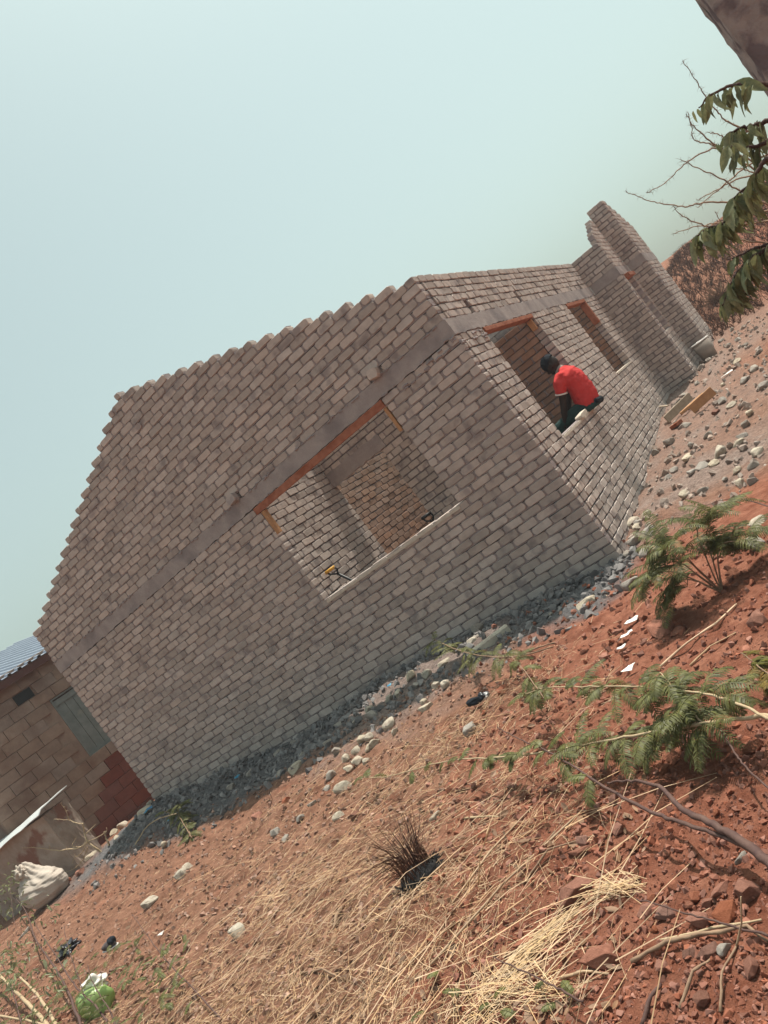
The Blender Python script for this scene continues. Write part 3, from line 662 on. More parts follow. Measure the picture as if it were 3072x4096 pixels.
# ------------------------------------------------------------------ stones
def hull_mesh(seed, n, flat, name, bevel=.05, jit=0):
    r = random.Random(seed); bm = bmesh.new()
    for i in range(n):
        p = V(r.gauss(0, 1), r.gauss(0, 1), r.gauss(0, 1)).normalized() * r.uniform(.8, 1)
        # push towards a box for blocky breaks
        m_ = max(abs(p.x), abs(p.y), abs(p.z)); p = p.lerp(p / m_ * .82, flat)
        bm.verts.new(p * .5)
    bmesh.ops.convex_hull(bm, input=bm.verts[:])
    for v in [v for v in bm.verts if not v.link_faces]: bm.verts.remove(v)
    bmesh.ops.dissolve_limit(bm, angle_limit=R(12), verts=bm.verts[:], edges=bm.edges[:])
    if bevel: bmesh.ops.bevel(bm, geom=bm.edges[:], offset=bevel, segments=1, affect='EDGES')
    bmesh.ops.recalc_face_normals(bm, faces=bm.faces[:])
    me = bpy.data.meshes.new(name); bm.to_mesh(me); bm.free(); return me
HULL = {}
for kind in ('pale', 'grey', 'red', 'brown'):
    HULL[kind] = []
    for i in range(9):
        m_ = hull_mesh(50 + i * 3, 13 + i, .35 + .06 * i, 'stone', {'pale': .05, 'grey': .035}.get(kind, .018)); m_.materials.append(M['stone_' + kind]); HULL[kind].append(m_)
SIZEW = [(.10, 'small'), (.17, 'fist sized'), (.26, 'large'), (9, 'very large')]
def stone(p, wpx, hpx, kind, label, group=None, sink=.28, name='stone', seed=0):
    P = at(p); d = dist(P); a = wpx / FPX * d; h = hpx / FPX * d
    r = random.Random(int(p[0] * 7 + p[1] * 13) + seed)
    o = bpy.data.objects.new(name, HULL[kind][r.randrange(9)]); COL.objects.link(o)
    hz = min(a, h) * .82
    o.location = (P.x, P.y, gz(P.x, P.y) + hz * (.5 - sink)); o.rotation_euler = (R(r.uniform(-14, 14)), R(r.uniform(-14, 14)), R(r.uniform(0, 360)))
    o.scale = (max(a, h) * 1.25, min(a, h) * 1.25, hz * 1.2)
    tag(o, label, 'stone', group); return o
# distinct stones
DIST = [
 (R7(740, 822), 150, 118, 'red', 'largest pinkish red boulder, bright straw tuft resting against its side'),
 (R7(850, 1132), 160, 84, 'red', 'flat dull red slab of rock below the straw tuft'),
 (R7(480, 1050), 62, 95, 'red', 'narrow upright red shard standing among straw left of the flat slab'),
 (R7(392, 1150), 84, 60, 'brown', 'brown wedge of rock half under straw near the bottom of the picture'),
 (R7(1070, 900), 80, 48, 'red', 'angular red stone at the right end of the bright straw tuft'),
 (R7(1160, 920), 66, 56, 'brown', 'rounded brown red stone, second to the right of the straw tuft'),
 (R7(1325, 945), 82, 56, 'red', 'red lump third in the line right of the straw tuft'),
 (R7(1472, 922), 84, 80, 'red', 'square red block near right edge beside the upright straw stalk'),
 (R7(1590, 850), 84, 84, 'red', 'big red rock touching the right edge below the thick dark branch'),
 (R7(1450, 832), 82, 40, 'red', 'long low red stone above the square red block'),
 (R7(1212, 790), 48, 46, 'red', 'small pointed red stone above the line of red lumps'),
 (R7(1315, 832), 46, 44, 'red', 'small round red stone left of the long low red stone'),
 (R7(1612, 140), 76, 54, 'red', 'red brick shaped rock at right edge just under the green branch'),
 (R7(1170, 242), 52, 34, 'red', 'small brick like red block on bare soil above dark forked branch'),
 (R7(1172, 82), 100, 52, 'red', 'broad red rock shaded under the pale green branch'),
 (R7(935, 385), 50, 46, 'brown', 'brown stone between the two arms of the dark fork'),
 (R7(1470, 1112), 58, 50, 'grey', 'buff stone with a chipped corner beside the pale lying stick'),
 (R7(1355, 1332), 64, 58, 'brown', 'tan brown cube of rock at the bottom right'),
 (R7(1145, 1172), 44, 58, 'red', 'upright orange red stone left of the stick at bottom right'),
 (R7(1592, 1202), 54, 80, 'red', 'tall red stone at the bottom right in the shade'),
 (R7(1382, 1122), 54, 84, 'brown', 'leaning brown red slab between sticks at bottom right'),
 (R7(1540, 662), 58, 38, 'grey', 'pale grey lump below the thick end of the dark branch'),
 (R7(1410, 572), 62, 34, 'red', 'red stone lying in the crotch of the dark forked branch'),
 (R7(1010, 590), 54, 42, 'red', 'red flake left of the dark fork'),
 (R7(960, 540), 44, 46, 'red', 'red stone just above the red flake'),
 (R7(785, 590), 52, 44, 'brown', 'brown red stone above the largest red boulder'),
 (R7(410, 290), 44, 40, 'brown', 'dark brown clod right of the burnt tussock among long stalks'),
 (R7(765, 640), 110, 34, 'brown', 'long dark red sliver of rock beside leaning pale stalks'),
 (R7(1290, 1120), 50, 34, 'brown', 'small brown stone left of the leaning slab'),
 (R7(1200, 1320), 76, 34, 'red', 'low red stone at bottom beside a leaning stick'),
 (R5(1155, 752), 132, 84, 'red', 'big red boulder casting dark shadow under the feathery bush'),
 (R5(1226, 757), 46, 50, 'red', 'triangular red stone right of the big red boulder'),
 (R5(1630, 722), 96, 76, 'red', 'red boulder at right edge under the feathery bush'),
 (R5(1615, 245), 100, 54, 'pale', 'long pale concrete lump at right edge behind the feathery bush'),
 (R5(1600, 352), 100, 82, 'grey', 'big grey boulder right of the feathery bush'),
 (R5(1012, 542), 76, 74, 'grey', 'squared grey concrete chunk alone on red soil right of the corner'),
 (R5(785, 630), 98, 44, 'pale', 'long pale stone at the end of the wall shadow near the corner'),
 (R5(930, 752), 46, 26, 'red', 'red stone left of the topmost white scrap'),
 (R5(215, 1243), 68, 58, 'grey', 'purple grey boulder in dry litter left of green sprays'),
 (R5(390, 1055), 56, 52, 'red', 'red brick fragment under the leafy branch tip'),
 (R5(560, 1072), 50, 50, 'red', 'red brick fragment with a dark shaded face right of the leafy branch tip'),
 (R5(870, 885), 40, 40, 'red', 'rounded red stone left of the fourth white scrap'),
 (R5(765, 845), 40, 28, 'brown', 'brown pebble like stone in red soil right of the leafy branch'),
 (R5(275, 765), 106, 54, 'grey', 'grey slab of rubble leaning on the wall base in shade'),
 (R5(272, 800), 42, 26, 'grey', 'small grey block in front of the leaning rubble slab'),
 (R5(250, 832), 46, 32, 'pale', 'pale cube of rubble left of the green branch tip'),
 (R6(440, 882), 84, 36, 'pale', 'long smooth pale stone on the shadow edge, far left of the rubble pile'),
 (R6(645, 922), 46, 54, 'grey', 'upright grey stone at the foot of the rubble pile'),
 (R6(712, 982), 72, 60, 'pale', 'biggest pale boulder at the foot of the rubble pile'),
 (R6(620, 987), 26, 32, 'grey', 'small stone left of the biggest pale boulder'),
 (R6(700, 1176), 48, 42, 'pale', 'pale whitish block beside a brown one, left of the burnt tussock'),
 (R6(800, 1152), 56, 40, 'brown', 'brown block next to the whitish one left of the burnt tussock'),
 (R6(1272, 1155), 56, 36, 'pale', 'pale stone in straw right of the burnt tussock'),
 (R6(525, 1082), 42, 30, 'grey', 'pale grey lump in straw below the long smooth stone'),
 (R6(312, 1262), 40, 48, 'grey', 'grey lump, left one of a touching pair in the straw'),
 (R6(360, 1277), 34, 32, 'grey', 'grey lump, right one of a touching pair in the straw'),
 (R6(375, 1068), 36, 34, 'red', 'red clod on the bare slope below the wall shadow'),
 (R6(195, 1162), 34, 40, 'red', 'angular red stone on bare soil furthest left below the wall shadow'),
 (R6(460, 1172), 54, 30, 'grey', 'flat crumbly grey crust below the pale grey lump'),
 (R6(1225, 522), 66, 44, 'pale', 'bright pale boulder on grey dust at the shadow edge'),
 (R6(1200, 462), 42, 30, 'pale', 'pale stone touching the shadow above the bright boulder'),
 (R4(875, 1287), 50, 36, 'pale', 'pale squared stone alone on bare soil below the small green weed'),
 (R4(985, 1402), 46, 42, 'pale', 'upper pale block of a touching pair on the bare slope'),
 (R4(962, 1450), 50, 58, 'pale', 'lower pale block of a touching pair on the bare slope'),
 (R4(792, 1592), 60, 54, 'pale', 'pale pointed stone alone between the block pair and the sack'),
 (R4(1240, 1725), 62, 74, 'pale', 'sharp edged pale concrete block standing in straw'),
 (R4(962, 1832), 30, 32, 'brown', 'dark brown cube in straw left of the sharp edged pale block'),
 (R4(855, 1822), 32, 34, 'brown', 'red brown clod touched by a thin bare twig'),
 (R4(130, 1747), 48, 26, 'grey', 'pale grey stone behind the bottom left bush'),
 (R4(690, 1117), 36, 46, 'grey', 'grey stone leaning at the block house foot'),
 (R4(772, 1132), 44, 58, 'pale', 'tall buff stone by the blue rag'),
 (R4(645, 1190), 58, 36, 'pale', 'flat buff stone at the block house foot'),
 (R4(485, 1350), 46, 26, 'pale', 'buff stone below the bare thorny twig'),
 (R4(430, 1432), 58, 26, 'red', 'orange broken brick right of the sack, upper one'),
 (R4(358, 1487), 34, 34, 'red', 'orange broken brick right of the sack, lower one'),
 (R4(1350, 1140), 44, 42, 'red', 'red lump on the slope below the grey rubble, left part'),
]
for (p, a, h, k, lab) in DIST: stone(p, a, h, k, lab)
def cluster(items, kind_words, place, group):
    its = sorted(items, key=lambda q: q[0][0]); n = len(its)
    words = ['first', 'second', 'third', 'fourth', 'fifth', 'sixth', 'seventh', 'eighth', 'ninth', 'tenth', 'eleventh', 'twelfth', 'thirteenth', 'fourteenth', 'fifteenth']
    for i, (p, a, h, k) in enumerate(its):
        cw = {'pale': 'pale', 'grey': 'grey', 'red': 'red', 'brown': 'brown'}[k]
        stone(p, a, h, k, f'{cw} stone, {words[i]} from the left {place}', group, sink=.2)
pl = 'pale'; gr = 'grey'
cluster([(R6(800, 762), 56, 40, pl), (R6(835, 705), 48, 42, pl), (R6(875, 692), 48, 42, pl), (R6(910, 722), 44, 54, pl), (R6(865, 747), 36, 34, pl), (R6(740, 822), 42, 42, pl), (R6(805, 822), 56, 48, pl), (R6(850, 822), 30, 40, pl), (R6(750, 867), 48, 40, pl), (R6(680, 777), 44, 36, gr), (R6(1000, 607), 66, 52, pl), (R6(1030, 647), 36, 30, pl)],
        '', 'in the sunlit rubble pile before the gable wall', 'stones of the sunlit rubble pile')
cluster([(R6(1150, 347), 50, 42, pl), (R6(1168, 388), 50, 34, gr), (R6(1225, 312), 44, 34, pl), (R6(1290, 382), 42, 46, pl), (R6(1350, 388), 54, 36, pl), (R6(1330, 242), 60, 30, pl), (R6(1062, 432), 48, 40, pl), (R6(1000, 457), 42, 36, pl), (R6(892, 572), 44, 46, gr), (R6(882, 522), 38, 36, pl)],
        '', 'in the rubble row along the shaded wall foot', 'stones along the shaded wall foot')
cluster([(R5(1020, 247), 64, 44, pl), (R5(1095, 228), 62, 34, pl), (R5(1065, 302), 50, 36, pl), (R5(1110, 310), 46, 48, gr), (R5(1035, 350), 60, 44, gr), (R5(1068, 392), 54, 40, gr), (R5(1000, 402), 42, 36, gr), (R5(1050, 272), 40, 34, gr)],
        '', 'in the heap at the foot of the house corner', 'stones heaped at the house corner')
cluster([(RS(505, 1322), 38, 40, gr), (RS(750, 1342), 40, 34, gr), (RS(1090, 1442), 50, 56, pl), (RS(1275, 1332), 50, 32, pl), (RS(1250, 1632), 50, 34, pl), (RS(875, 1602), 48, 42, gr), (RS(755, 1662), 38, 30, gr), (RS(705, 1482), 54, 32, pl), (RS(540, 1612), 40, 28, gr), (RS(350, 1432), 30, 34, gr), (RS(690, 1922), 34, 42, pl), (RS(880, 1852), 50, 30, gr), (RS(480, 1692), 32, 24, gr), (RS(1120, 1722), 36, 22, gr)],
        '', 'on the dusty ground right of the side wall', 'stones scattered beside the side wall')
cluster([(RS(1400, 1000), 40, 30, pl), (RS(1350, 1120), 46, 34, gr), (RS(1480, 1430), 52, 40, pl), (RS(1420, 1560), 44, 36, gr), (RS(1300, 1780), 52, 36, pl), (RS(1440, 1760), 50, 40, gr), (RS(1000, 1560), 44, 30, pl), (RS(930, 1240), 40, 32, gr), (RS(1180, 900), 42, 28, pl), (RS(1340, 640), 40, 30, gr), (RS(1450, 520), 44, 32, gr), (RS(1250, 420), 36, 26, pl), (RS(1550, 700), 46, 36, gr)],
        '', 'on the dusty bank towards the right edge', 'stones on the dusty bank at the right edge')
cluster([(RS(1300, 1242), 54, 24, gr), (RS(690, 1122), 42, 26, gr), (RS(1005, 977), 36, 28, 'brown'), (RS(1085, 860), 40, 34, gr), (RS(660, 782), 34, 24, gr), (RS(600, 862), 26, 20, gr), (RS(800, 652), 24, 20, gr), (RS(1090, 672), 24, 18, pl)],
        '', 'around the timber offcuts by the side wall', 'stones around the timber offcuts')
cluster([(RS(850, 492), 24, 26, gr), (RS(940, 402), 30, 20, gr), (RS(1070, 187), 24, 16, gr), (RS(1150, 232), 28, 20, gr), (RS(1260, 172), 30, 20, gr), (RS(1330, 232), 28, 16, gr), (RS(1190, 62), 26, 18, gr), (RS(1480, 300), 40, 26, gr)],
        '', 'on the far slope past the bucket', 'stones on the far slope')
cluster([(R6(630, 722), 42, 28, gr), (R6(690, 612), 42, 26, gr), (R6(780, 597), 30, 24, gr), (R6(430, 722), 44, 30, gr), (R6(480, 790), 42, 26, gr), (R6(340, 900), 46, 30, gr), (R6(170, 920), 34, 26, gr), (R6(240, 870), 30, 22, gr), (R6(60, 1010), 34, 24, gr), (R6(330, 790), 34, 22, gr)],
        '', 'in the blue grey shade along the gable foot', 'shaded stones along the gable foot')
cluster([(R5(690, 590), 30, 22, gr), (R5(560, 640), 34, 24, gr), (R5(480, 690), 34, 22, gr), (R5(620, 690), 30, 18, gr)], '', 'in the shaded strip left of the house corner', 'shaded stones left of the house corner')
cluster([(R4(720, 1080), 34, 26, pl), (R4(790, 1052), 40, 28, pl), (R4(800, 1085), 34, 30, pl), (R4(600, 1225), 36, 26, pl), (R4(620, 1260), 30, 20, pl), (R4(700, 1190), 32, 22, gr)], '', 'in the stones between the two houses', 'stones between the two houses')
cluster([(R7(1180, 640), 34, 26, 'red'), (R7(1060, 630), 36, 28, 'red'), (R7(1150, 480), 44, 38, 'red'), (R7(1250, 300), 26, 22, 'red'), (R7(1080, 240), 30, 24, 'red'), (R7(1420, 440), 34, 26, 'red'), (R7(1300, 640), 26, 30, 'red'), (R7(1280, 870), 40, 36, 'red'), (R7(1380, 870), 50, 34, 'red'), (R7(1100, 840), 30, 26, 'red'), (R7(1050, 960), 36, 30, 'red'), (R7(1240, 1010), 34, 26, 'red'), (R7(1110, 990), 34, 28, 'red'), (R7(980, 1010), 34, 26, 'red')], '', 'in the red rubble under the dark branch', 'small red stones under the dark branch')
# concrete beam offcut
cbm = MB(); a = at(R5(225, 905)); b_ = at(R5(425, 765)); d = (b_ - a); ln = d.length; ang = math.atan2(d.y, d.x)
cbm.box(0, ln, -.05, .05, -.03, .09, Matrix.Translation(a) @ Matrix.Rotation(ang, 4, 'Z'))
o = cbm.build('concrete_offcut', M['stone_pale']); o.modifiers.new('b', 'BEVEL').width = .012; tag(o, 'long sunlit concrete offcut lying on the rubble at the wall foot', 'concrete offcut')

# pebbles
def scatter_pebbles(n, fx, mt, name, label, smin, smax, seed):
    r = random.Random(seed); mb = MB(); forms = []
    for i in range(10):
        me = hull_mesh(900 + i, 9, .3, 'tmp', 0); forms.append(([v.co.copy() for v in me.vertices], [tuple(p.vertices) for p in me.polygons])); bpy.data.meshes.remove(me)
    c_ = 0
    while c_ < n:
        q = fx(r)
        if q is None: continue
        x, y, k = q; s = smin + (smax - smin) * r.random() ** 3 * k
        vs, fs = r.choice(forms); rot = Euler((r.uniform(0, 6), r.uniform(0, 6), r.uniform(0, 6))).to_matrix(); z = gz(x, y) + s * .12; sq = r.uniform(.55, 1)
        mb.add([V(x, y, z) + V(*(rot @ Vector((p.x * s, p.y * s, p.z * s * sq)))) for p in vs], fs); c_ += 1
    o = mb.build(name, M[mt]); tag(o, label, kind='stuff'); return o
def f_red(r):
    p = at((r.uniform(-50, 3120), r.uniform(1900, 4150))) if r.random() < .85 else V(r.uniform(-8, 2.5), r.uniform(-6, 0), 0)
    if p.y > .3 or p.y > -.9 and p.x < 0: return None
    dens = .6 + .4 * ss(-1.5, .8, p.x)
    if r.random() > dens: return None
    if p.x > -.6 + r.uniform(-.5, .5): return None
    return p.x, p.y, min(1, dist(p) / 6.5)
def f_red2(r):
    p = at((r.uniform(1700, 3140), r.uniform(2150, 4150)))
    if p.x < -.9 + r.uniform(-.6, .6) or p.y > .4: return None
    if r.random() > .35 + .65 * float(fbm(np.array(p.x * 2.3), np.array(p.y * 2.3), 301, 3)) * 1.3: return None
    return p.x, p.y, min(1, dist(p) / 7)
scatter_pebbles(9000, f_red, 'pebble', 'gravel', 'small brown clods and pebbles over the left part of the slope', .007, .06, 1)
scatter_pebbles(8500, f_red2, 'pebble_red', 'gravel', 'small red stones and clods over the right part of the slope', .006, .085, 7)
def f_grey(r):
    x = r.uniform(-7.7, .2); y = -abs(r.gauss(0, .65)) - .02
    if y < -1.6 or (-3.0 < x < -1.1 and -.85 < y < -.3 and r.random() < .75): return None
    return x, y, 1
scatter_pebbles(4500, f_grey, 'pebble_grey_shade', 'rubble', 'loose grey rubble crumbs along the gable foot, shade painted into the colour', .012, .125, 2)
def f_bank(r):
    x = r.uniform(.02, 2.8); y = r.uniform(-.4, 9)
    return x, y, 1
scatter_pebbles(1900, f_bank, 'pebble_dust', 'gravel', 'dusty pinkish crumbs on the bank beside the side wall', .012, .12, 4)

# ------------------------------------------------------------------ straw
def straw_field(n, fx, mt, name, label, lmin, lmax, rad, seed, lift=.012, mean=None, spread=180):
    r = random.Random(seed); mb = MB(); c_ = 0
    while c_ < n:
        p = fx(r)
        if p is None: continue
        ln = lmin + (lmax - lmin) * r.random() ** 2.2; a = R((mean if mean is not None else 0) + r.uniform(-spread, spread)); pitch = r.gauss(0, .16) 
        d = V(math.cos(a), math.sin(a), 0); z = gz(p.x, p.y) + r.uniform(.003, lift) + ln * abs(pitch) * .4
        b0 = V(p.x, p.y, z) - d * ln / 2 - V(0, 0, pitch * ln / 2); b2 = V(p.x, p.y, z) + d * ln / 2 + V(0, 0, pitch * ln / 2)
        b1 = (b0 + b2) / 2 + V(r.uniform(-1, 1), r.uniform(-1, 1), r.uniform(-.2, 1)) * ln * .07
        for q in (b0, b1, b2): q.z = max(q.z, gz(q.x, q.y) + .004)
        mb.tube([b0, b1, b2], rad * r.uniform(.6, 1.3), rad * .5, k=3, cap=False); c_ += 1
    o = mb.build(name, M[mt]); tag(o, label, kind='stuff'); return o
def f_straw(r):
    p = at((r.uniform(300, 2500), r.uniform(2600, 4150)))
    if p.y > -1.3: return None
    nn_ = float(fbm(np.array(p.x * 1.1), np.array(p.y * 1.1), 201, 3))
    den = ss(.36, .56, nn_) * ss(1.2, -.4, p.x) * ss(-6.5, -4, p.x) * ss(-1.2, -2.0, p.y)
    return p if r.random() < den else None
straw_field(4600, f_straw, 'straw', 'dry_grass', 'dry straw litter strewn over the middle of the slope', .03, .26, .0013, 3)
def f_straw2(r):
    x = r.gauss(-.35, .32); y = r.gauss(-5.05, .16) + (x + .35) * .35
    return V(x, y, 0)
def f_clump(cx, cy, sx, sy, k):
    def f(r):
        x = r.gauss(0, sx); return V(cx + x, cy + r.gauss(0, sy) + k * x, 0)
    return f
def f_seg(p0, p1, wd):
    a_, b__ = at(p0), at(p1)
    def f(r):
        q = a_.lerp(b__, r.random()); return V(q.x + r.gauss(0, wd), q.y + r.gauss(0, wd), 0)
    return f
def seg_deg(p0, p1): a_, b__ = at(p0), at(p1); return math.degrees(math.atan2(b__.y - a_.y, b__.x - a_.x))
for n_, p0, p1, wd, sp_, l0, l1, lf_, lab in ((150, (1850, 4040), (2230, 3980), .055, 60, .06, .3, .04, 'bright yellow straw heap at the bottom of the picture'),
        (95, (2010, 3890), (2330, 3660), .03, 16, .12, .34, .03, 'bright straw band slanting up from the bottom heap towards the red boulder'),
        (60, (2400, 3575), (2560, 3560), .02, 30, .08, .24, .05, 'bright straw tuft lying against the largest red boulder')):
    straw_field(n_, f_seg(p0, p1, wd), 'straw_bright', 'straw_pile', lab, l0, l1, .0017, n_, lift=lf_, mean=seg_deg(p0, p1), spread=sp_)
pc = at(F(980, 1600)); straw_field(700, f_clump(pc.x, pc.y, .7, .35, 0), 'straw', 'straw_pile', 'pale straw drift between the rubble pile and green branches', .05, .3, .0015, 7, lift=.03)
pc = at(F(700, 1900)); straw_field(700, f_clump(pc.x, pc.y, .9, .45, 0), 'straw', 'straw_pile', 'thin straw drift left of the burnt tussock', .05, .36, .0014, 8, lift=.03, mean=25, spread=50)
def f_chaff(r):
    p = at((r.uniform(-50, 2700), r.uniform(2500, 4150)))
    if p.y > -1.2 or p.x > 1.0: return None
    return p if r.random() < ss(1.0, -.8, p.x) else None
straw_field(6000, f_chaff, 'straw', 'chaff', 'short broken straw chaff trodden into the slope', .012, .07, .0018, 9, lift=.006)
straw_field(48, lambda r: at((r.uniform(1500, 2750), r.uniform(3050, 4120))), 'straw', 'long_stalks', 'loose long tan stalks lying across the lower right slope', .25, .75, .0021, 33, lift=.03, mean=seg_deg((1700, 3884), (2362, 3264)), spread=34)
straw_field(26, lambda r: at((r.uniform(500, 1500), r.uniform(3350, 4120))), 'straw', 'long_stalks', 'loose long tan stalks lying across the lower left slope', .25, .7, .0021, 34, lift=.03, mean=seg_deg((1700, 3884), (2362, 3264)), spread=40)
# dry leaves
dl = MB(); r = random.Random(12); c_ = 0
while c_ < 650:
    p = at((r.uniform(400, 2600), r.uniform(2700, 4120)))
    if p.y > -1.5 or p.x > 1: continue
    s = r.uniform(.012, .034); rot = Euler((r.gauss(0, .5), r.gauss(0, .5), r.uniform(0, 6.3))).to_matrix(); q = V(p.x, p.y, gz(p.x, p.y) + .012)
    cu = r.uniform(-.3, .5)
    dl.add([q + rot @ V(*v) * s for v in ((-1, 0, 0), (-.3, .4, cu * .3), (.5, .35, cu * .35), (1, 0, cu * .1), (.5, -.35, cu * .35), (-.3, -.4, cu * .3), (0, 0, 0))], [(0, 6, 1), (1, 6, 2), (2, 6, 3), (3, 6, 4), (4, 6, 5), (5, 6, 0)]); c_ += 1
tag(dl.build('leaf_litter', M['leaf_dry']), 'curled brown leaf litter mixed with the straw', kind='stuff')
# individual long stalks and sticks
STK = [
 ((R7(0, 1190), R7(400, 800), R7(805, 440)), .006, 'straw', 'longest pale dry stalk lying diagonally left of the largest red boulder', 'dry stalk'),
 ((R7(20, 1130), R7(60, 1040), R7(200, 920)), .004, 'straw', 'short bent pale stalk at the lower end of the longest stalk', 'dry stalk'),
 ((R7(130, 870), R7(330, 640), R7(520, 400)), .005, 'straw', 'pale stalk lying parallel above the longest one', 'dry stalk'),
 ((R7(480, 780), R7(640, 660), R7(830, 560)), .005, 'twig', 'brown grey stalk crossing beside the longest pale stalk', 'dry stalk'),
 ((R7(255, 780), R7(265, 640), R7(310, 500)), .003, 'straw_bright', 'thin upright pale stalk right of the burnt tussock', 'dry stalk'),
 ((R7(1130, 1040), R7(1400, 1010), R7(1659, 985)), .0055, 'twig_pale', 'pale bleached stick lying at right below the red rubble', 'stick'),
 ((R7(1000, 1150), R7(1200, 1085), R7(1350, 1055), R7(1600, 1040), R7(1680, 1075)), .0075, 'twig', 'long grey brown stick lying below the bleached stick', 'stick'),
 ((R7(660, 1212), R7(780, 1205), R7(890, 1205)), .006, 'straw', 'short pale stalk under the flat red slab', 'dry stalk'),
 ((R7(1235, 1370), R7(1330, 1240), R7(1400, 1150)), .0055, 'twig', 'leaning brown stick at the bottom right', 'stick'),
 ((R7(1040, 1440), R7(1110, 1330), R7(1130, 1240)), .007, 'twig_dark', 'thick reddish stick end at the bottom edge', 'stick'),
 ((R7(1440, 1400), R7(1480, 1260), R7(1530, 1080)), .0045, 'twig', 'brown reed leaning in the bottom right shade', 'reed'),
 ((R7(1520, 1100), R7(1530, 960), R7(1528, 830)), .0035, 'straw', 'pale straw stalk standing by the square red block', 'reed'),
 ((R5(1140, 930), R5(1280, 830), R5(1420, 740), R5(1520, 640)), .008, 'straw', 'pale dry stalk lying below the red boulder near the bush', 'dry stalk'),
 ((R5(1290, 930), R5(1400, 850), R5(1520, 770)), .006, 'straw', 'pale stalk right of and parallel to the one below the boulder', 'dry stalk'),
 ((R5(470, 870), R5(560, 845), R5(640, 815)), .008, 'twig', 'brown stick at the shadow edge by the leafy branch', 'stick'),
 ((R6(1440, 1165), R6(1560, 1155), R6(1659, 1135)), .006, 'twig_pale', 'short pale stick in straw right of the burnt tussock', 'stick'),
 ((R6(1100, 1640), R6(1300, 1480), R6(1480, 1300), R6(1640, 1180)), .005, 'straw', 'long pale stalk starting right of the burnt tussock base', 'dry stalk'),
 ((R6(270, 1110), R6(285, 1050), R6(265, 1000)), .004, 'twig_dark', 'tiny dark twig sticking up at the shadow edge', 'twig'),
 ((F(650, 2105), F(700, 2100), F(780, 2125)), .006, 'twig', 'grey twig lying on a bare patch near the bottom', 'twig'),
 ((F(740, 1960), F(735, 1985), F(722, 2010)), .012, 'twig', 'short thick grey stick end in the straw', 'stick'),
]
for pts, rad, mt, lab, cat in STK:
    P = []
    for i, q in enumerate(pts):
        p = at(q); p.z = gz(p.x, p.y) + rad * 1.2 + (.02 if 0 < i < len(pts) - 1 else 0); P.append(p)
    if 'upright' in lab or 'standing' in lab or 'sticking' in lab:
        b0 = at(pts[0]); yy = b0.y; P = [aty(q, yy) for q in pts]; P[0].z = gz(b0.x, b0.y)
    # resample
    Q = []
    for a, b_ in zip(P, P[1:]):
        for t_ in range(4): Q.append(a.lerp(b_, t_ / 4) + V(rnd.uniform(-1, 1), rnd.uniform(-1, 1), 0) * rad * .5)
    Q.append(P[-1])
    for q in Q: q.z = max(q.z, gz(q.x, q.y) + rad * .7)
    mb = MB(); mb.tube(Q, rad, rad * .6, k=6, jit=.22); tag(mb.build(cat.replace(' ', '_'), M[mt], None, True), lab, cat)

# ------------------------------------------------------------------ burnt tussock
tb = at(F(905, 1890)); tus = empty('grass_tussock', 'burnt grass tussock with black base and bent brown stalks', 'grass tussock', tb)
mb = MB(); r = random.Random(21); upv = V(0, 0, 1)
for i in range(150):
    a = r.uniform(0, 6.28); rr = .08 * math.sqrt(r.random()); b0 = tb + V(math.cos(a) * rr * 1.1, math.sin(a) * rr, -.02); ln = r.uniform(.14, .34)
    lean = V(math.cos(a) * .10 + .02, math.sin(a) * .10 + .03, 1).normalized(); p1 = b0 + lean * ln * .55; p2 = p1 + (lean * .8 + V(math.cos(a) * .5 - .3, math.sin(a) * .5, -.55) * r.uniform(.1, 1.6)).normalized() * ln * .5
    mb.tube([b0, b0.lerp(p1, .5) + V(r.gauss(0, .005), r.gauss(0, .005), 0), p1, p2], .0028, .0011, k=3, cap=False)
sub(mb.build('stalks', M['tuss']), tus)
mb = MB()
for i in range(260):
    a = r.uniform(0, 6.28); rr = .11 * math.sqrt(r.random()); b0 = tb + V(math.cos(a) * rr * 1.15, math.sin(a) * rr, -.02); ln = r.uniform(.03, .10)
    d = V(math.cos(a) * .5 + r.gauss(0, .6), math.sin(a) * .5 + r.gauss(0, .6), abs(r.gauss(.5, .4))).normalized(); mb.tube([b0, b0 + d * ln * .5, b0 + d * ln + V(0, 0, -.02)], .005, .002, k=4, cap=False)
ball(mb, tb + V(0, 0, -.01), .12, .1, .06, None, 8)
sub(mb.build('charred_base', M['char']), tus)

# ------------------------------------------------------------------ feathery plants
def frond(mb, b0, d, ln, droop, r, lw=.055, pairs=18):
    d = d.normalized(); pts = []; p = b0.copy(); dd = d.copy()
    for i in range(9):
        pts.append(p.copy()); p = p + dd * ln / 8; dd = (dd + V(0, 0, -droop / 8)).normalized()
    mb.tube(pts, .0022, .001, k=3, cap=False)
    for i in range(pairs):
        t_ = .12 + .86 * i / pairs; f = t_ * 8; k = min(7, int(f)); q = pts[k].lerp(pts[k + 1], f - k); ax = (pts[k + 1] - pts[k]).normalized()
        sd_ = ax.cross(V(0, 0, 1)); 
        if sd_.length < .1: sd_ = ax.cross(V(1, 0, 0))
        sd_.normalize(); w_ = lw * (math.sin(math.pi * min(1, .18 + t_ * .82)) * .8 + .25) * r.uniform(.85, 1.15)
        for s_ in (-1, 1):
            l1 = (sd_ * s_ + ax * .45 + V(0, 0, -.25 + r.gauss(0, .12))).normalized(); hw = ax * .0042
            m_ = q + l1 * w_ * .55; e = q + l1 * w_ + V(0, 0, -w_ * .25)
            mb.add([q - hw * .5, q + hw * .5, m_ + hw, m_ - hw, e], [(0, 1, 2, 3), (3, 2, 4)])
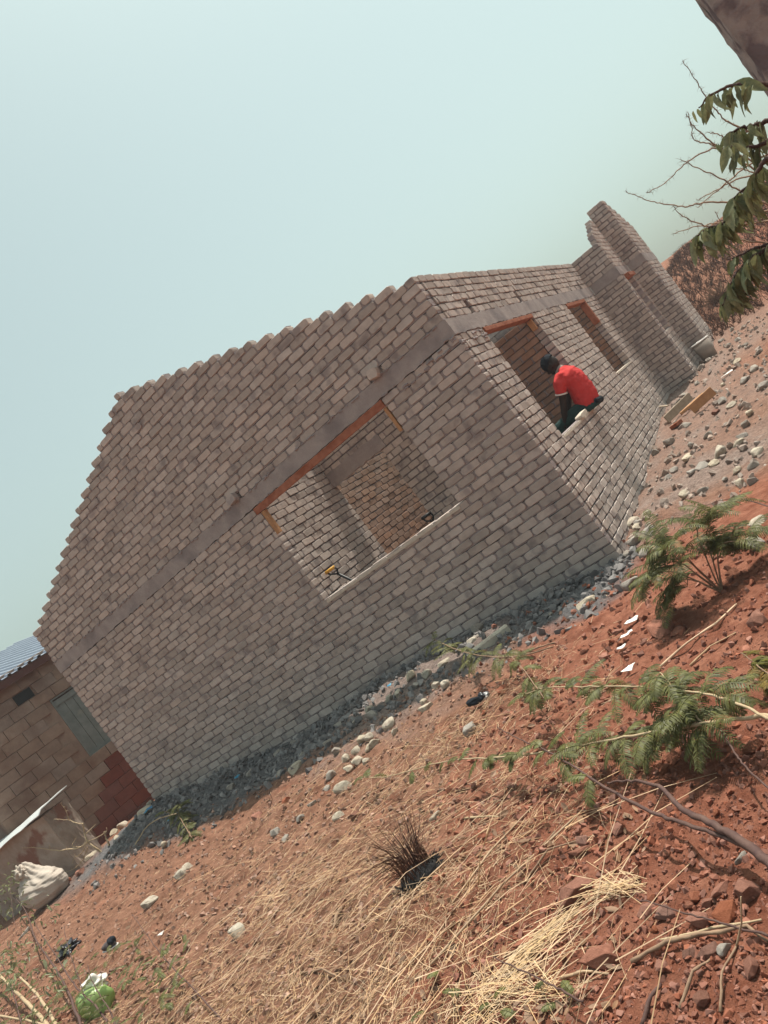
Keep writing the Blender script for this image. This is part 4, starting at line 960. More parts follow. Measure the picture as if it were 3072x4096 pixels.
def sprays(mb, pts, n, r, lnr=(.14, .28), lw=.05, droop=1.2, up=.35):
    for i in range(n):
        f = r.random() * (len(pts) - 1); k = int(f); q = pts[k].lerp(pts[min(k + 1, len(pts) - 1)], f - k)
        a = r.uniform(0, 6.28); frond(mb, q, V(math.cos(a), math.sin(a), r.uniform(-.3, up + .4)), r.uniform(*lnr), droop * r.uniform(.6, 1.5), r, lw * r.uniform(.8, 1.2))
def resamp(P, n=5, jit=.0):
    Q = []
    for i in range(len(P) - 1):
        p0 = P[max(0, i - 1)]; p1 = P[i]; p2 = P[i + 1]; p3 = P[min(len(P) - 1, i + 2)]
        for k in range(n):
            t_ = k / n; Q.append(.5 * ((2 * p1) + (p2 - p0) * t_ + (2 * p0 - 5 * p1 + 4 * p2 - p3) * t_ * t_ + (3 * p1 - p0 - 3 * p2 + p3) * t_ ** 3) + V(rnd.uniform(-jit, jit), rnd.uniform(-jit, jit), rnd.uniform(-jit, jit)))
    Q.append(P[-1].copy()); return Q
# feathery bush right of the corner
r = random.Random(31); bb = at(F(1560, 1280)); bush = empty('feathery_bush', 'low feathery green bush with fern like leaves right of the house corner', 'bush', bb)
stm = MB(); lf = MB()
tips = [F(1440, 1190), F(1395, 1275), F(1470, 1225), F(1500, 1290), F(1520, 1130), F(1560, 1115), F(1610, 1170), F(1640, 1245), F(1545, 1200), F(1430, 1235), F(1590, 1215), F(1455, 1300)]
for q in tips:
    yy = bb.y + r.uniform(-.2, .22); e = aty(q, yy); e.z = max(e.z, gz(e.x, e.y) + .12); m_ = bb.lerp(e, .5) + V(0, 0, .1 + .3 * (e - bb).length * .4)
    P = resamp([bb.copy(), m_, e], 5, .004); stm.tube(P, .005, .002, k=5)
    for s_ in range(8): 
        a = r.uniform(0, 6.28); base = (e - bb).normalized(); frond(lf, P[-1 - r.randrange(5)], (base * .8 + V(math.cos(a), math.sin(a), r.uniform(-.1, .6)) * .8), r.uniform(.18, .34), r.uniform(.9, 2.2), r, .06, 22)
sub(stm.build('stems', M['twig']), bush); sub(lf.build('foliage', M['leaf_fern']), bush)
# low branches
def branch_thing(name, label, cat, lines, rads, mt, sprs, seed, lm='leaf_fern', hs=None, root=None):
    r = random.Random(seed); allP = []
    for pts, h in lines:
        n = len(pts); allP.append([at(q, h[0] + (h[1] - h[0]) * i / (n - 1)) for i, q in enumerate(pts)])
    if root is not None:
        for L_ in allP:
            if root[0] is not None: pass
    base = allP[0][0].copy(); base.z = gz(base.x, base.y)
    e = empty(name, label, cat, base); sm = MB(); lf = MB()
    for (P, rd) in zip(allP, rads):
        Q = resamp(P, 6, .003); sm.tube(Q, rd[0], rd[1], k=7, jit=.08)
    sub(sm.build('stems', M[mt], None, True), e)
    for (li, a, b_, n, lnr, lw) in sprs:
        Q = resamp(allP[li], 6); k0 = int(a * (len(Q) - 1)); k1 = max(k0 + 1, int(b_ * (len(Q) - 1)))
        sprays(lf, Q[k0:k1 + 1], n, r, lnr, lw)
    if sprs: sub(lf.build('foliage', M[lm]), e)
    return e
branch_thing('green_branch', 'pale green branch with feathery sprays reaching in from the right edge', 'branch',
  [([(3160, 2880), (3072, 2864), (2948, 2876), (2810, 2897), (2638, 2924), (2500, 2948), (2229, 2999), (1973, 3032), (1802, 3040), (1563, 3103), (1450, 3110)], (.22, .16)),
   ([(3160, 2910), (3072, 2872), (2948, 2814), (2810, 2772), (2672, 2758), (2500, 2745), (2300, 2748), (2180, 2752), (2060, 2790)], (.26, .3)),
   ([(2810, 2895), (2760, 2830), (2700, 2760), (2640, 2690)], (.2, .34))],
  [(.0095, .0025), (.006, .0025), (.004, .002)], 'twig_pale',
  [(0, .28, .62, 46, (.12, .24), .045), (1, .3, .75, 44, (.12, .24), .045), (2, .2, 1, 16, (.12, .22), .045), (0, .62, 1, 20, (.08, .16), .035), (1, .75, 1, 12, (.09, .16), .04)], 41)
branch_thing('green_branch', 'short twig with hanging bright feathery leaves in front of the gable foot', 'branch',
  [([(2213, 2586), (2047, 2628), (1865, 2611), (1725, 2553)], (.12, .34)), ([(2047, 2628), (2110, 2700), (2165, 2776), (2210, 2840)], (.22, .2))],
  [(.006, .003), (.004, .002)], 'twig', [(0, .35, .95, 30, (.13, .24), .04), (1, 0, .8, 14, (.12, .2), .04)], 42)
branch_thing('dark_branch', 'thick dark forked bare branch low across the right side', 'branch',
  [([(3170, 3520), (3072, 3445), (2941, 3347), (2833, 3289), (2726, 3231), (2635, 3148), (2527, 3123), (2430, 3130)], (.12, .22)),
   ([(2985, 3385), (2850, 3330), (2693, 3280), (2568, 3231), (2420, 3148), (2279, 3057), (2163, 2991), (2064, 2950), (1989, 2908)], (.13, .22)),
   ([(2870, 2900), (2940, 3010), (2985, 3070), (3072, 3150), (3150, 3210)], (.16, .2))],
  [(.018, .003), (.0085, .0025), (.004, .003)], 'twig_dark', [(1, .55, .8, 9, (.1, .16), .04)], 43)
branch_thing('thin_twig', 'thin dark twig crossing the red stones at lower right', 'twig', [([R7(1659, 1020), R7(1400, 950), R7(1230, 900), R7(1020, 840)], (.04, .05))], [(.004, .002)], 'twig_dark', [], 44)
branch_thing('thin_twig', 'thin dark twig over the straw heap at the bottom', 'twig', [([R7(760, 1340), R7(640, 1270), R7(520, 1210), R7(330, 1120)], (.06, .1))], [(.004, .002)], 'twig_dark', [], 45)
branch_thing('thin_twig', 'long bare dark twig slanting over the slope left of centre', 'twig', [([R4(1150, 2180), R4(1000, 2020), R4(850, 1860), R4(760, 1740), R4(690, 1640)], (.02, .2))], [(.005, .002)], 'twig_dark', [], 46)
branch_thing('arching_twig', 'thin arching bare twig above the feathery bush at the right', 'twig', [([(3120, 2040), (3000, 2003), (2900, 1998), (2800, 2030)], (.35, .2))], [(.004, .0015)], 'twig_dark', [], 47)
branch_thing('yellowing_weed', 'yellow and orange leaved weed at the right edge', 'weed', [([F(1690, 1480), F(1640, 1440), F(1600, 1410)], (.1, .2)), ([F(1690, 1480), F(1650, 1455), F(1620, 1440)], (.1, .15))], [(.004, .002)] * 2, 'twig', [(0, .2, 1, 12, (.06, .11), .04), (1, .2, 1, 6, (.05, .1), .04)], 48, 'leaf_yellow')
branch_thing('green_weed', 'small dusty green weed at the left end of the gable foot', 'weed',
  [([R4(1015, 1160), R4(960, 1125), R4(900, 1115), R4(850, 1100)], (.05, .25)), ([R4(1000, 1240), R4(960, 1170), R4(930, 1110), R4(940, 1060)], (.05, .3)), ([R4(1000, 1240), R4(985, 1200), R4(970, 1160)], (.03, .12))], [(.006, .003)] * 3, 'twig',
  [(0, .2, 1, 22, (.08, .2), .05), (1, .1, 1, 22, (.08, .2), .05), (2, 0, 1, 10, (.08, .16), .05)], 49)
branch_thing('dry_cane', 'pale bent dry cane beside the small green weed', 'cane', [([R4(700, 1290), R4(760, 1190), R4(830, 1140), R4(920, 1115)], (.03, .25))], [(.008, .006)], 'twig_pale', [], 50)

# broad leaf mesh variants
def leaf_mesh(seed, ln=1., wd=.3, mt='leaf'):
    r = random.Random(seed); vs = []; fs = []; n = 7; bend = r.uniform(.2, 1.0); fold = r.uniform(.2, .9)
    for i in range(n + 1):
        t_ = i / n; w_ = wd * .5 * math.sin(math.pi * t_ ** .8) ** .8 if 0 < i < n else .004
        z = -bend * t_ * t_ * .5; x = t_ * (1 - .12 * bend * t_)
        wz = fold * w_ + math.sin(t_ * 9 + seed) * .02
        wa = w_ * r.uniform(.8, 1.1); wb = w_ * r.uniform(.8, 1.1); vs += [V(x, -wa, z + wz), V(x, 0, z), V(x, wb, z + wz * r.uniform(.3, 1.2))]
    for i in range(n):
        for j in range(2): fs.append((i * 3 + j, i * 3 + 3 + j, i * 3 + 4 + j, i * 3 + 1 + j))
    mb = MB(); mb.add([v * ln for v in vs], fs); m_ = mb.mesh('leaf', True); m_.materials.append(M[mt]); return m_
LEAF = [leaf_mesh(i, 1, .24 + .04 * (i % 4)) for i in range(10)]
def put_leaf(parent, P, d, ln, r, roll=None):
    d = d.normalized(); q = d.to_track_quat('X', 'Z'); o = bpy.data.objects.new('leaf', r.choice(LEAF)); COL.objects.link(o)
    sub(o, parent); o.matrix_world = Matrix.Translation(P) @ q.to_matrix().to_4x4() @ Matrix.Rotation(r.uniform(-1.2, 1.2) if roll is None else roll, 4, 'X') @ Matrix.Diagonal((ln, ln, ln, 1))
# leafy tree at right (trunk stands just outside the picture)
r = random.Random(61); TX = V(3.15, -3.9, 0); TX.z = gz(TX.x, TX.y)
tree = empty('leafy_tree', 'tree with drooping long green leaves hanging in from the upper right', 'tree', TX)
tk = MB(); tk.tube([TX + V(0, 0, -.1), TX + V(.02, .03, .8), TX + V(-.03, -.02, 1.6), TX + V(.02, 0, 2.5)], .045, .02, k=8)
YT = -4.35
twigs = [[R8(1300, 500), R8(1143, 575), R8(1040, 570), R8(940, 580), R8(840, 600), R8(740, 660), R8(670, 735)],
         [R8(1300, 760), R8(1143, 820), R8(1060, 850), R8(960, 870), R8(880, 910), R8(830, 950)],
         [R8(1300, 900), R8(1143, 960), R8(1040, 1000), R8(920, 1000), R8(830, 1015)],
         [R8(1300, 1010), R8(1143, 1080), R8(1080, 1150), R8(1020, 1250), R8(940, 1320), R8(880, 1370)],
         [R8(1300, 1220), R8(1100, 1290), R8(950, 1400), R8(830, 1520), R8(720, 1560), R8(620, 1640)],
         [R8(1300, 1600), R8(1143, 1690), R8(1040, 1750), R8(940, 1850), R8(880, 1960), R8(830, 2080)],
         [R8(1300, 1560), R8(1143, 1660), R8(1020, 1700), R8(900, 1760)]]
nl = [20, 26, 18, 36, 56, 60, 22]
for ti, tw in enumerate(twigs):
    yy = YT + r.uniform(-.15, .15); P = [aty(q, yy) for q in tw]; P.insert(0, TX + V(0, 0, max(.5, min(2.4, P[0].z - .1))))
    Q = resamp(P, 5, .003); tk.tube(Q, .012, .0022, k=5)
    nst = len(Q)
    for i in range(nl[ti]):
        k = int(nst * (.40 + .6 * (i + .5) / nl[ti])); k = min(k, nst - 1); q = Q[k]
        d = V(r.gauss(0, .35), r.gauss(0, .35), -1.0 + r.uniform(-.1, .35)) + (Q[k] - Q[max(0, k - 2)]).normalized() * .5
        ln = r.uniform(.06, .125) * (.55 if k > nst - 4 else 1); put_leaf(tree, q + V(r.gauss(0, .012), r.gauss(0, .03), 0), d, ln, r)
sub(tk.build('trunk', M['twig_dark'], None, True), tree)
# thorn bush behind it
tbx = V(3.5, -1.6, 0); tbx.z = gz(3.5, -1.6)
tbu = empty('thorn_bush', 'bare thorny bush with long thin arching twigs against the sky at right', 'bush', tbx)
tm = MB(); r = random.Random(71); YB = -2.2
lines = [[(560, 410), (640, 530), (710, 640), (780, 740), (860, 820), (940, 865), (1160, 960)], [(600, 760), (625, 870), (640, 950), (740, 980), (830, 1010), (1000, 1080), (1200, 1200)], [(590, 780), (640, 860), (740, 950), (800, 1000)],
         [(320, 1315), (430, 1250), (540, 1150), (640, 1075), (790, 1010), (930, 1080), (1180, 1240)], [(550, 1085), (680, 1150), (820, 1215), (950, 1300), (1200, 1420)], [(170, 1300), (310, 1360), (430, 1385), (580, 1405), (680, 1385), (840, 1375), (1200, 1380)],
         [(500, 1410), (560, 1470), (690, 1530), (820, 1540), (1200, 1500)], [(500, 1595), (640, 1545), (800, 1520), (980, 1475), (1200, 1420)], [(670, 1410), (830, 1270), (1000, 1130), (1180, 1030)], [(660, 1365), (800, 1290), (960, 1210), (1190, 1180)], [(880, 1155), (950, 1150), (1060, 1180), (1200, 1250)],
         [(730, 900), (820, 920), (920, 980), (1180, 1000)], [(1143, 1480), (1080, 1560), (1000, 1640), (920, 1690), (860, 1760)], [(1200, 1560), (1080, 1540), (960, 1520), (880, 1540)], [(780, 1440), (830, 1520), (860, 1600), (1000, 1640), (1200, 1660)]]
for ln_ in lines:
    yy = YB + r.uniform(-.2, .25); P = [aty(R8(*q), yy) for q in ln_]; 
    end = P[-1] if P[-1].x > P[0].x else P[0]
    Q = resamp(P, 6, .004); tm.tube(Q, .0018, .006 if P[-1].x > P[0].x else .0018, k=4)
    hub = tbx + V(-.05, -.3, max(.4, min(2.2, end.z - .35 - tbx.z))); tm.tube(resamp([hub, end.lerp(hub, .4) + V(0, 0, .05), end], 4), .009, .005, k=5)
    for i in range(len(Q) * 2):
        q = r.choice(Q); d = V(r.gauss(0, 1), r.gauss(0, .6), r.gauss(0, 1)).normalized(); tm.tube([q, q + d * r.uniform(.012, .035)], .0012, .0003, k=3, cap=False)
tm.tube([tbx + V(0, 0, -.1), tbx + V(-.03, -.1, .9), tbx + V(-.05, -.3, 2.3)], .035, .015, k=7)
sub(tm.build('twigs', M['twig']), tbu)
# bare thorn twig by the shed
bt = at(RL(920, 700)); bte = empty('bare_thorn_twig', 'bare branching thorn twig rising in front of the block house wall', 'twig', bt)
tm = MB(); yy = bt.y
for ln_, rd in (([(920, 700), (850, 650), (780, 590), (745, 500), (735, 430)], (.013, .006)), ([(735, 430), (690, 430), (600, 400), (480, 392)], (.006, .002)), ([(610, 395), (585, 320), (540, 250)], (.005, .002)),
                    ([(780, 590), (720, 640), (620, 660), (500, 670), (400, 655), (300, 645), (200, 650)], (.009, .002)), ([(780, 590), (860, 555), (930, 515), (950, 480)], (.005, .002)), ([(765, 520), (810, 480), (850, 435)], (.005, .002)),
                    ([(770, 600), (720, 700), (660, 740), (640, 790)], (.006, .002)), ([(775, 640), (740, 750), (660, 830), (540, 880)], (.005, .002)), ([(690, 640), (640, 630), (680, 550)], (.004, .002)), ([(440, 655), (440, 620)], (.003, .001)), ([(980, 660), (940, 560), (925, 505)], (.01, .006)), ([(1030, 690), (985, 640), (960, 580)], (.008, .006))):
    P = resamp([aty(RL(*q), yy + r.uniform(-.06, .06)) for q in ln_], 4, .006); tm.tube(P, rd[0] * 1.5, rd[1] * 1.5, k=5)
    for i in range(len(P)):
        q = r.choice(P); d = V(r.gauss(0, 1), r.gauss(0, .6), r.gauss(0, 1)).normalized(); tm.tube([q, q + d * r.uniform(.02, .05)], .003, .001, k=3, cap=False)
sub(tm.build('twigs', M['twig_pale']), bte)
# left bottom bush
r = random.Random(81)
lb = at((60, 4130)); lbush = empty('leafy_bush', 'tangled bush with dark stems and dusty green leaves at bottom left', 'bush', lb)
sdk = MB(); spl = MB()
def bl(pts, h): n = len(pts); return [at(q, h[0] + (h[1] - h[0]) * i / (n - 1)) for i, q in enumerate(pts)]
dk = [([(330, 4180), (322, 4096), (276, 3979), (222, 3872), (146, 3765), (100, 3642), (46, 3573), (0, 3504), (-40, 3440)], (.1, .35), (.011, .004)),
      ([(430, 4180), (429, 4096), (383, 4025), (291, 3933), (222, 3818), (153, 3719), (130, 3650)], (.1, .35), (.008, .003)),
      ([(330, 3960), (300, 3870), (270, 3780), (255, 3700)], (.2, .4), (.004, .002)), ([(470, 4110), (420, 4010), (370, 3930), (350, 3860)], (.1, .3), (.006, .002)),
      ([(100, 4150), (60, 4000), (30, 3900), (-20, 3820)], (.1, .4), (.006, .003)), ([(60, 3700), (45, 3600), (40, 3500)], (.3, .6), (.003, .002))]
paths = []
for pts, h, rd in dk: 
    Q = resamp(bl(pts, h), 5, .004); sdk.tube(Q, *rd, k=6, jit=.08); paths.append(Q)
for pts, h, rd in [([(235, 4150), (222, 4096), (176, 4018), (138, 3964), (69, 3895)], (.1, .25), (.014, .009)), ([(210, 4150), (184, 4096), (115, 4018), (40, 3945), (-20, 3880)], (.06, .2), (.017, .014)), ([(-20, 4060), (80, 4075), (180, 4100), (260, 4140)], (.12, .1), (.01, .007))]:
    spl.tube(resamp(bl(pts, h), 5, .004), *rd, k=7, jit=.08)
sub(sdk.build('dark_stems', M['twig_dark'], None, True), lbush); sub(spl.build('pale_stems', M['twig_pale'], None, True), lbush)
for i in range(210):
    Q = r.choice(paths[:2] + paths[4:] + paths[4:] + paths[4:]); q = Q[r.randrange(len(Q) // 2, len(Q))] + V(r.gauss(0, .1), r.gauss(0, .1), r.gauss(0, .07))
    put_leaf(lbush, q, V(r.gauss(0, 1), r.gauss(0, 1), -.5 + r.gauss(0, .4)), r.uniform(.045, .095), r)
for i in range(150):
    q = at((r.uniform(-80, 230), r.uniform(3560, 4060)), r.uniform(.12, .42)); put_leaf(lbush, q, V(r.gauss(0, 1), r.gauss(0, 1), -.6 + r.gauss(0, .4)), r.uniform(.04, .085), r)
lf = MB()
for i in range(120):
    q = at((r.uniform(-40, 480) , r.uniform(3780, 4130)), r.uniform(.05, .25)); a = r.uniform(0, 6.28); frond(lf, q, V(math.cos(a), math.sin(a), .6), r.uniform(.07, .16), 1, r, .025, 12)
sub(lf.build('foliage', M['leaf_fern']), lbush)
lf = MB()
for i in range(60):
    q = at((r.uniform(480, 760), r.uniform(3760, 4120)), r.uniform(.02, .16)); a = r.uniform(0, 6.28); frond(lf, q, V(math.cos(a), math.sin(a), .9), r.uniform(.06, .13), 1, r, .02, 12)
tag(lf.build('low_weeds', M['leaf_fern']), 'faint fine green weeds around the green plastic bag', kind='stuff')
lf = MB()
for i in range(9):
    q = at((r.gauss(1950, 200), r.gauss(3960, 60)), r.uniform(.01, .06)); a = r.uniform(0, 6.28); frond(lf, q, V(math.cos(a), math.sin(a), .9), r.uniform(.05, .1), 1, r, .02, 10)
tag(lf.build('low_weeds', M['leaf_fern']), 'faint green weeds under the bright straw heap', kind='stuff')

# ------------------------------------------------------------------ litter and goods
def blob(c_, rx, ry, rz, seed, amp, name, mt, label=None, cat=None, parent=None, fold=0, tilt=0):
    r = random.Random(seed); bm = bmesh.new(); bmesh.ops.create_icosphere(bm, subdivisions=4, radius=1)
    ph = [(r.uniform(0, 6), r.uniform(2, 6), V(r.gauss(0, 1), r.gauss(0, 1), r.gauss(0, 1)).normalized()) for _ in range(9)]
    for v in bm.verts:
        k = 1
        for a, f, d in ph: k += amp / 3 * math.sin(f * v.co.dot(d) * (1 + fold) + a)
        v.co = V(v.co.x * rx * k, v.co.y * ry * k, max(v.co.z, -.75) * rz * k)
        v.co = Matrix.Rotation(tilt, 3, 'Y') @ v.co + Vector(c_)
    me = bpy.data.meshes.new(name); bm.to_mesh(me); bm.free(); me.polygons.foreach_set('use_smooth', [True] * len(me.polygons))
    o = link(name, me, M[mt]); 
    if parent: sub(o, parent)
    if label: tag(o, label, cat)
    return o
# sack
sb = V(-9.15, -1.0, 0); sb.z = gz(sb.x, sb.y)
sk = empty('white_sack', 'full white woven sack with knotted neck leaning by the shed', 'sack', sb)
bm = bmesh.new(); rr = random.Random(5); k = 72; prof = [(.0, .26), (.03, .34), (.12, .42), (.24, .43), (.34, .37), (.42, .27), (.47, .20), (.53, .15), (.60, .12), (.66, .08), (.68, .02)]
rings = []
fine = []
for (z0_, r0_), (z1_, r1_) in zip(prof, prof[1:]):
    for q in range(8): t_ = q / 8; fine.append((z0_ + (z1_ - z0_) * t_, r0_ + (r1_ - r0_) * t_))
fine.append(prof[-1])
for z, rad in fine:
    ring = []
    for j in range(k):
        a = 6.2832 * j / k; gath = .10 * ss(.2, .5, z); rr_ = rad * (1 + gath * math.sin(a * 9 + z * 9) + .06 * math.sin(3 * a + z * 5) + .03 * math.sin(7 * a - z * 12) + .03 * math.sin(z * 62 + 4 * math.sin(2 * a + 1) + 2 * a) * ss(.12, .35, z) + .012 * math.sin(z * 150 + 9 * math.sin(a)) + .01 * math.sin(23 * a + z * 40))
        ring.append(bm.verts.new(sb + V(math.cos(a) * rr_ * .95 - .28 * z * z * 1.1, math.sin(a) * rr_ * .62, z * .92 + .03 * math.sin(2 * a) * ss(0, .4, z))))
    rings.append(ring)
for a_, b_ in zip(rings, rings[1:]):
    for j in range(k): bm.faces.new((a_[j], a_[(j + 1) % k], b_[(j + 1) % k], b_[j]))
bm.faces.new(rings[0][::-1]); bm.faces.new(rings[-1])
me = bpy.data.meshes.new('sack_body'); bm.to_mesh(me); bm.free(); me.polygons.foreach_set('use_smooth', [True] * len(me.polygons)); sub(link('sack_body', me, M['sack']), sk)
blob(sb + V(-.14, -.08, .53), .09, .07, .10, 4, .35, 'flap', 'sack', parent=sk, fold=1)
# bags
gp = at(F(222, 2180)); gb = empty('green_bag', 'green and white plastic bag of rubbish at the bottom left', 'plastic bag', gp)
blob(gp + V(.02, -.02, .06), .15, .12, .125, 9, .16, 'bag_body', 'bag_green', parent=gb, fold=.3); blob(gp + V(-.02, .06, .15), .085, .075, .06, 10, .35, 'bag_top', 'bag_white', parent=gb, fold=1)
blob(at(F(150, 2055)) + V(0, 0, .03), .13, .085, .05, 12, .4, 'black_bag', 'bag_black', 'crumpled black plastic bag on red soil near bottom left', 'plastic bag', fold=1.3)
sp_ = at(R4(580, 1820)); sho = empty('old_shoe', 'worn dark shoe lying on the slope right of the black bag', 'shoe', sp_)
blob(sp_ + V(0, 0, .035), .11, .04, .035, 13, .1, 'upper', 'shoe', parent=sho); blob(sp_ + V(.07, .0, .06), .045, .036, .035, 14, .1, 'ankle_collar', 'black_cloth', parent=sho); blob(sp_ + V(0, 0, .01), .118, .044, .012, 15, .05, 'sole', 'bag_white', parent=sho)
sp_ = at(R5(255, 1115)); sho = empty('old_shoe', 'dark shoe with pale sole lying at the edge of the grey dust', 'shoe', sp_)
blob(sp_ + V(0, 0, .04), .085, .03, .028, 16, .12, 'upper', 'black_cloth', parent=sho); blob(sp_ + V(.02, .02, .02), .09, .015, .02, 17, .08, 'sole', 'bag_white', parent=sho); blob(sp_ + V(.07, .03, .04), .04, .032, .03, 18, .3, 'tongue', 'bag_black', parent=sho)
def scrap(p, s, mt, label, cat, seed, k=1.4, h=.02):
    r = random.Random(seed); P = at(p); P.z = gz(P.x, P.y) + h; mb = MB(); a0 = r.uniform(0, 6); n = 9; vs = [P + V(0, 0, s * .25)]
    for i in range(n):
        a = a0 + 6.2832 * i / n; q = s * r.uniform(.75, 1.1); vs.append(P + V(math.cos(a) * q * k * .75, math.sin(a) * q * .75, r.uniform(-.1, .3) * s))
    mb.add(vs, [(0, i + 1, (i + 1) % n + 1) for i in range(n)]); o = mb.build(cat.replace(' ', '_'), M[mt]); o.modifiers.new('t', 'SOLIDIFY').thickness = .003; tag(o, label, cat)
scrap(R5(1002, 718), .055, 'paper', 'topmost white paper scrap in the short row on red soil', 'paper scrap', 1, 1.5, .03)
scrap(R5(996, 762), .022, 'paper', 'tiny white paper scrap, second from top in the row', 'paper scrap', 2)
scrap(R5(975, 796), .05, 'paper', 'white paper scrap, third from top in the row', 'paper scrap', 3, 1.4, .03)
scrap(R5(955, 838), .032, 'paper', 'small white paper scrap, lowest of the row on red soil', 'paper scrap', 4)
scrap(R5(1000, 955), .05, 'paper', 'white paper scrap partly behind green sprays', 'paper scrap', 5, 1.4, .04)
scrap(R6(108, 962), .055, 'blue', 'blue plastic ball of wrapping in the shaded rubble', 'plastic scrap', 6, 1.1, .05)
scrap(R4(795, 1125), .09, 'blue', 'blue rag between the stones at the left wall end', 'rag', 7, 1.6, .04)
scrap(R4(905, 1165), .06, 'blue', 'turquoise plastic scrap under the small green weed', 'plastic scrap', 8, 1, .05)
scrap(R4(840, 1740), .04, 'bag_white', 'pale scrap of plastic on the bare slope', 'plastic scrap', 9)
scrap(RS(1140, 560), .06, 'paper', 'long white scrap on the slope right of the offcuts', 'paper scrap', 10, 2.4)
scrap(R6(1018, 400), .04, 'blue', 'light blue strip standing in the shaded rubble', 'plastic scrap', 11, 1, .06)
# bucket
bk = V(.80, 8.25, 0); bk.z = gz(bk.x, bk.y); be = empty('grey_bucket', 'grey bucket standing against the far wall end', 'bucket', bk)
mb = MB(); k = 24; pr = [(.0, .0), (.13, .0), (.165, .36), (.16, .36), (.125, .02), (0, .02)]; vs = []; fs = []
for rad, z in pr:
    for j in range(k): vs.append(bk + V(math.cos(6.2832 * j / k) * rad, math.sin(6.2832 * j / k) * rad, z))
for i in range(len(pr) - 1):
    for j in range(k): fs.append((i * k + j, i * k + (j + 1) % k, (i + 1) * k + (j + 1) % k, (i + 1) * k + j))
mb.add(vs, fs); sub(mb.build('bucket_body', M['bucket'], None, True), be)
mb = MB(); mb.tube([bk + V(math.cos(6.2832 * j / k) * .166, math.sin(6.2832 * j / k) * .166, .357) for j in range(k + 1)], .012, k=6); sub(mb.build('rim', M['bag_white'], None, True), be)
# timber offcuts
def plank(p0, p1, wd, th, mt, label, lift=.03, edge=False, cat='plank'):
    a = at(p0); b_ = at(p1); a.z = gz(a.x, a.y) + lift; b_.z = gz(b_.x, b_.y) + lift + .02; d = b_ - a; ln = d.length
    q = d.to_track_quat('X', 'Z').to_matrix().to_4x4(); mb = MB()
    if edge: mb.box(0, ln, -th / 2, th / 2, 0, wd)
    else: mb.box(0, ln, -wd / 2, wd / 2, 0, th)
    o = mb.build(cat.replace(' ', '_'), M[mt]); o.matrix_world = Matrix.Translation(a) @ q; o.modifiers.new('b', 'BEVEL').width = .004; tag(o, label, cat)
plank(RS(775, 985), RS(1040, 790), .13, .03, 'wood_tan', 'orange tan board on edge among stones beside the side wall', edge=True)
plank(RS(500, 1100), RS(780, 850), .12, .03, 'wood_grey', 'pale weathered board lying nearest the side wall', edge=True)
plank(RS(640, 1010), RS(900, 800), .06, .04, 'wood_tan', 'thin brown batten between the two boards')
plank(RS(415, 965), RS(545, 985), .03, .02, 'wood_grey', 'short pale splinter of wood at the left end of the boards', .12)
plank(RS(530, 1130), RS(620, 1090), .1, .05, 'wood_orange', 'dark red block of wood at the left end of the boards', .0)
# loose brick on sill
o = bpy.data.objects.new('loose_brick', bmesh_cache[2].copy()); o.data.materials.clear(); o.data.materials.append(M['cap']); COL.objects.link(o)
o.matrix_world = Matrix.Translation((.015, 1.83, 1.25)) @ Euler((0, R(-4), R(82))).to_matrix().to_4x4() @ Matrix.Diagonal((.23, .08, .05, 1)); tag(o, 'loose pale brick lying on the sill beside the seated person', 'brick')
# shovels inside the front window
def shovel(name, top, base, grip, label):
    top = Vector(top); base = Vector(base); e = empty(name, label, 'shovel', base); d = (top - base).normalized()
    mb = MB(); mb.tube([base, top - d * .1], .017, .017, k=8); sub(mb.build('shaft', M['tool_black'], None, True), e)
    s_ = V(1, .2, 0).normalized(); t0 = top - d * .1; mb = MB()
    mb.tube([t0, t0 + d * .05 + s_ * .055, top + s_ * .06], .012, k=6); mb.tube([t0, t0 + d * .05 - s_ * .055, top - s_ * .06], .012, k=6); sub(mb.build('yoke', M['tool_black'], None, True), e)
    mb = MB(); mb.tube([top - s_ * .068, top + s_ * .068], .02, k=8); sub(mb.build('grip', M[grip], None, True), e)
    mb = MB(); mb.box(-.1, .1, -.008, .008, -.3, 0, Matrix.Translation(base) @ d.to_track_quat('Z', 'Y').to_matrix().to_4x4()); sub(mb.build('blade', M['tool_black']), e)
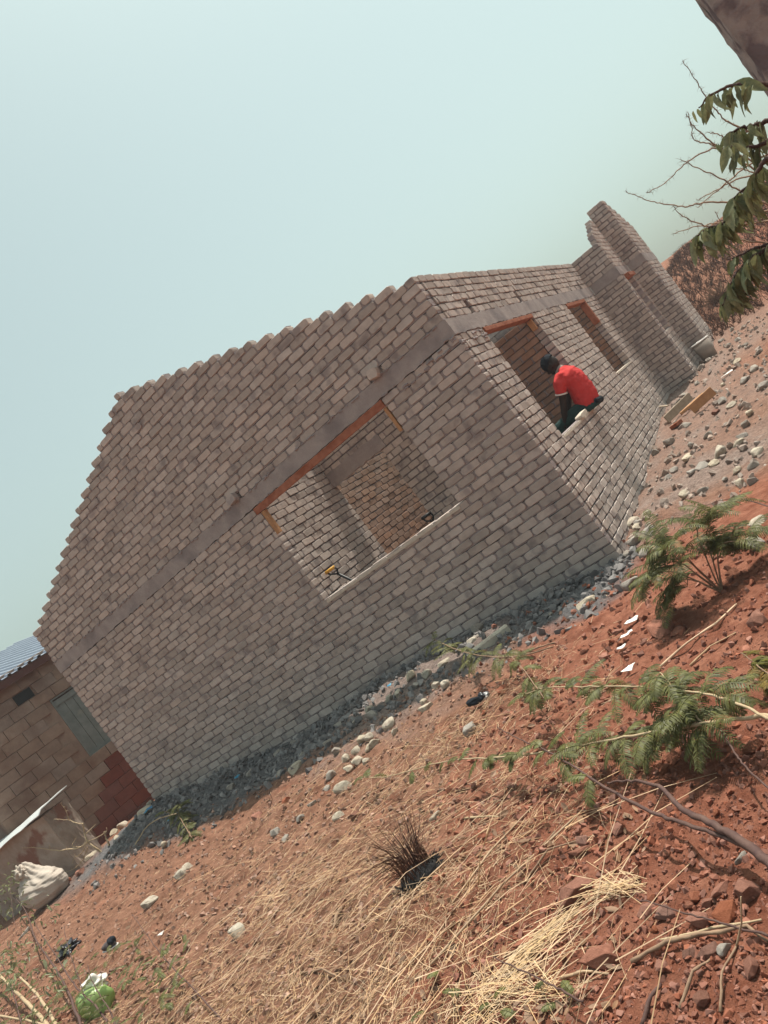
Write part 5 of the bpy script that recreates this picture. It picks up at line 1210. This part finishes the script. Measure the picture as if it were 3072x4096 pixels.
Zf_ = lambda x, y: (1000 + x / 1.8433, 1550 + y / 1.8433)
tp = aty(Zf_(590, 1345), .30); shovel('shovel', tp, (tp.x + .42, .62, .55), 'tool_yellow', 'shovel with yellow grip leaning inside the front window')
tp = aty(Zf_(1300, 945), .9); shovel('shovel', tp, (tp.x + .2, 1.1, .35), 'tool_black', 'shovel with all black handle at the right inside the front window')
# dry scrub on the far slope
mb = MB(); r = random.Random(91)
for i in range(5500):
    y = r.uniform(9.5, 24); x = r.uniform(-1.5, 6) + (y - 9) * .12; z = gz(x, y); s = r.uniform(.08, .24)
    for j in range(5):
        a = r.uniform(0, 6.28); d = V(math.cos(a) * .6, math.sin(a) * .6, 1).normalized(); mb.tube([V(x, y, z - .03), V(x, y, z) + d * s * .5, V(x, y, z) + d * s + V(r.gauss(0, .05), r.gauss(0, .05), 0)], .006, .003, k=3, cap=False)
tag(mb.build('dry_scrub', M['tuss']), 'brown dry scrub covering the far red slope', kind='stuff')
for i, (x, y, s, lab) in enumerate(((1.2, 13.2, .5, 'rounded dry brown bush nearest the brick house on the far slope'), (3.6, 15, .6, 'dry brown bush on the far slope at the right edge'))):
    e = empty('dry_bush', lab, 'bush', (x, y, gz(x, y))); mb = MB()
    for j in range(260):
        d = V(r.gauss(0, 1), r.gauss(0, 1), abs(r.gauss(0, .8))).normalized(); q = V(x, y, gz(x, y)); mb.tube([q + d * s * .1, q + d * s * r.uniform(.6, 1)], .007, .002, k=3, cap=False)
    sub(mb.build('twigs', M['twig']), e)

hz = MB(); hz.box(-420, 420, -62, 720, -2.5, 8.5)
hm = bpy.data.materials.new('haze'); hm.use_nodes = True; hn = hm.node_tree; hn.nodes.clear()
ho = hn.nodes.new('ShaderNodeOutputMaterial'); pv = hn.nodes.new('ShaderNodeVolumePrincipled'); pv.inputs['Color'].default_value = (.86, .86, .9, 1); pv.inputs['Density'].default_value = .002
hn.links.new(pv.outputs[0], ho.inputs['Volume'])
ho_ = hz.build('haze', hm); tag(ho_, 'thin dusty haze in the air', kind='stuff')
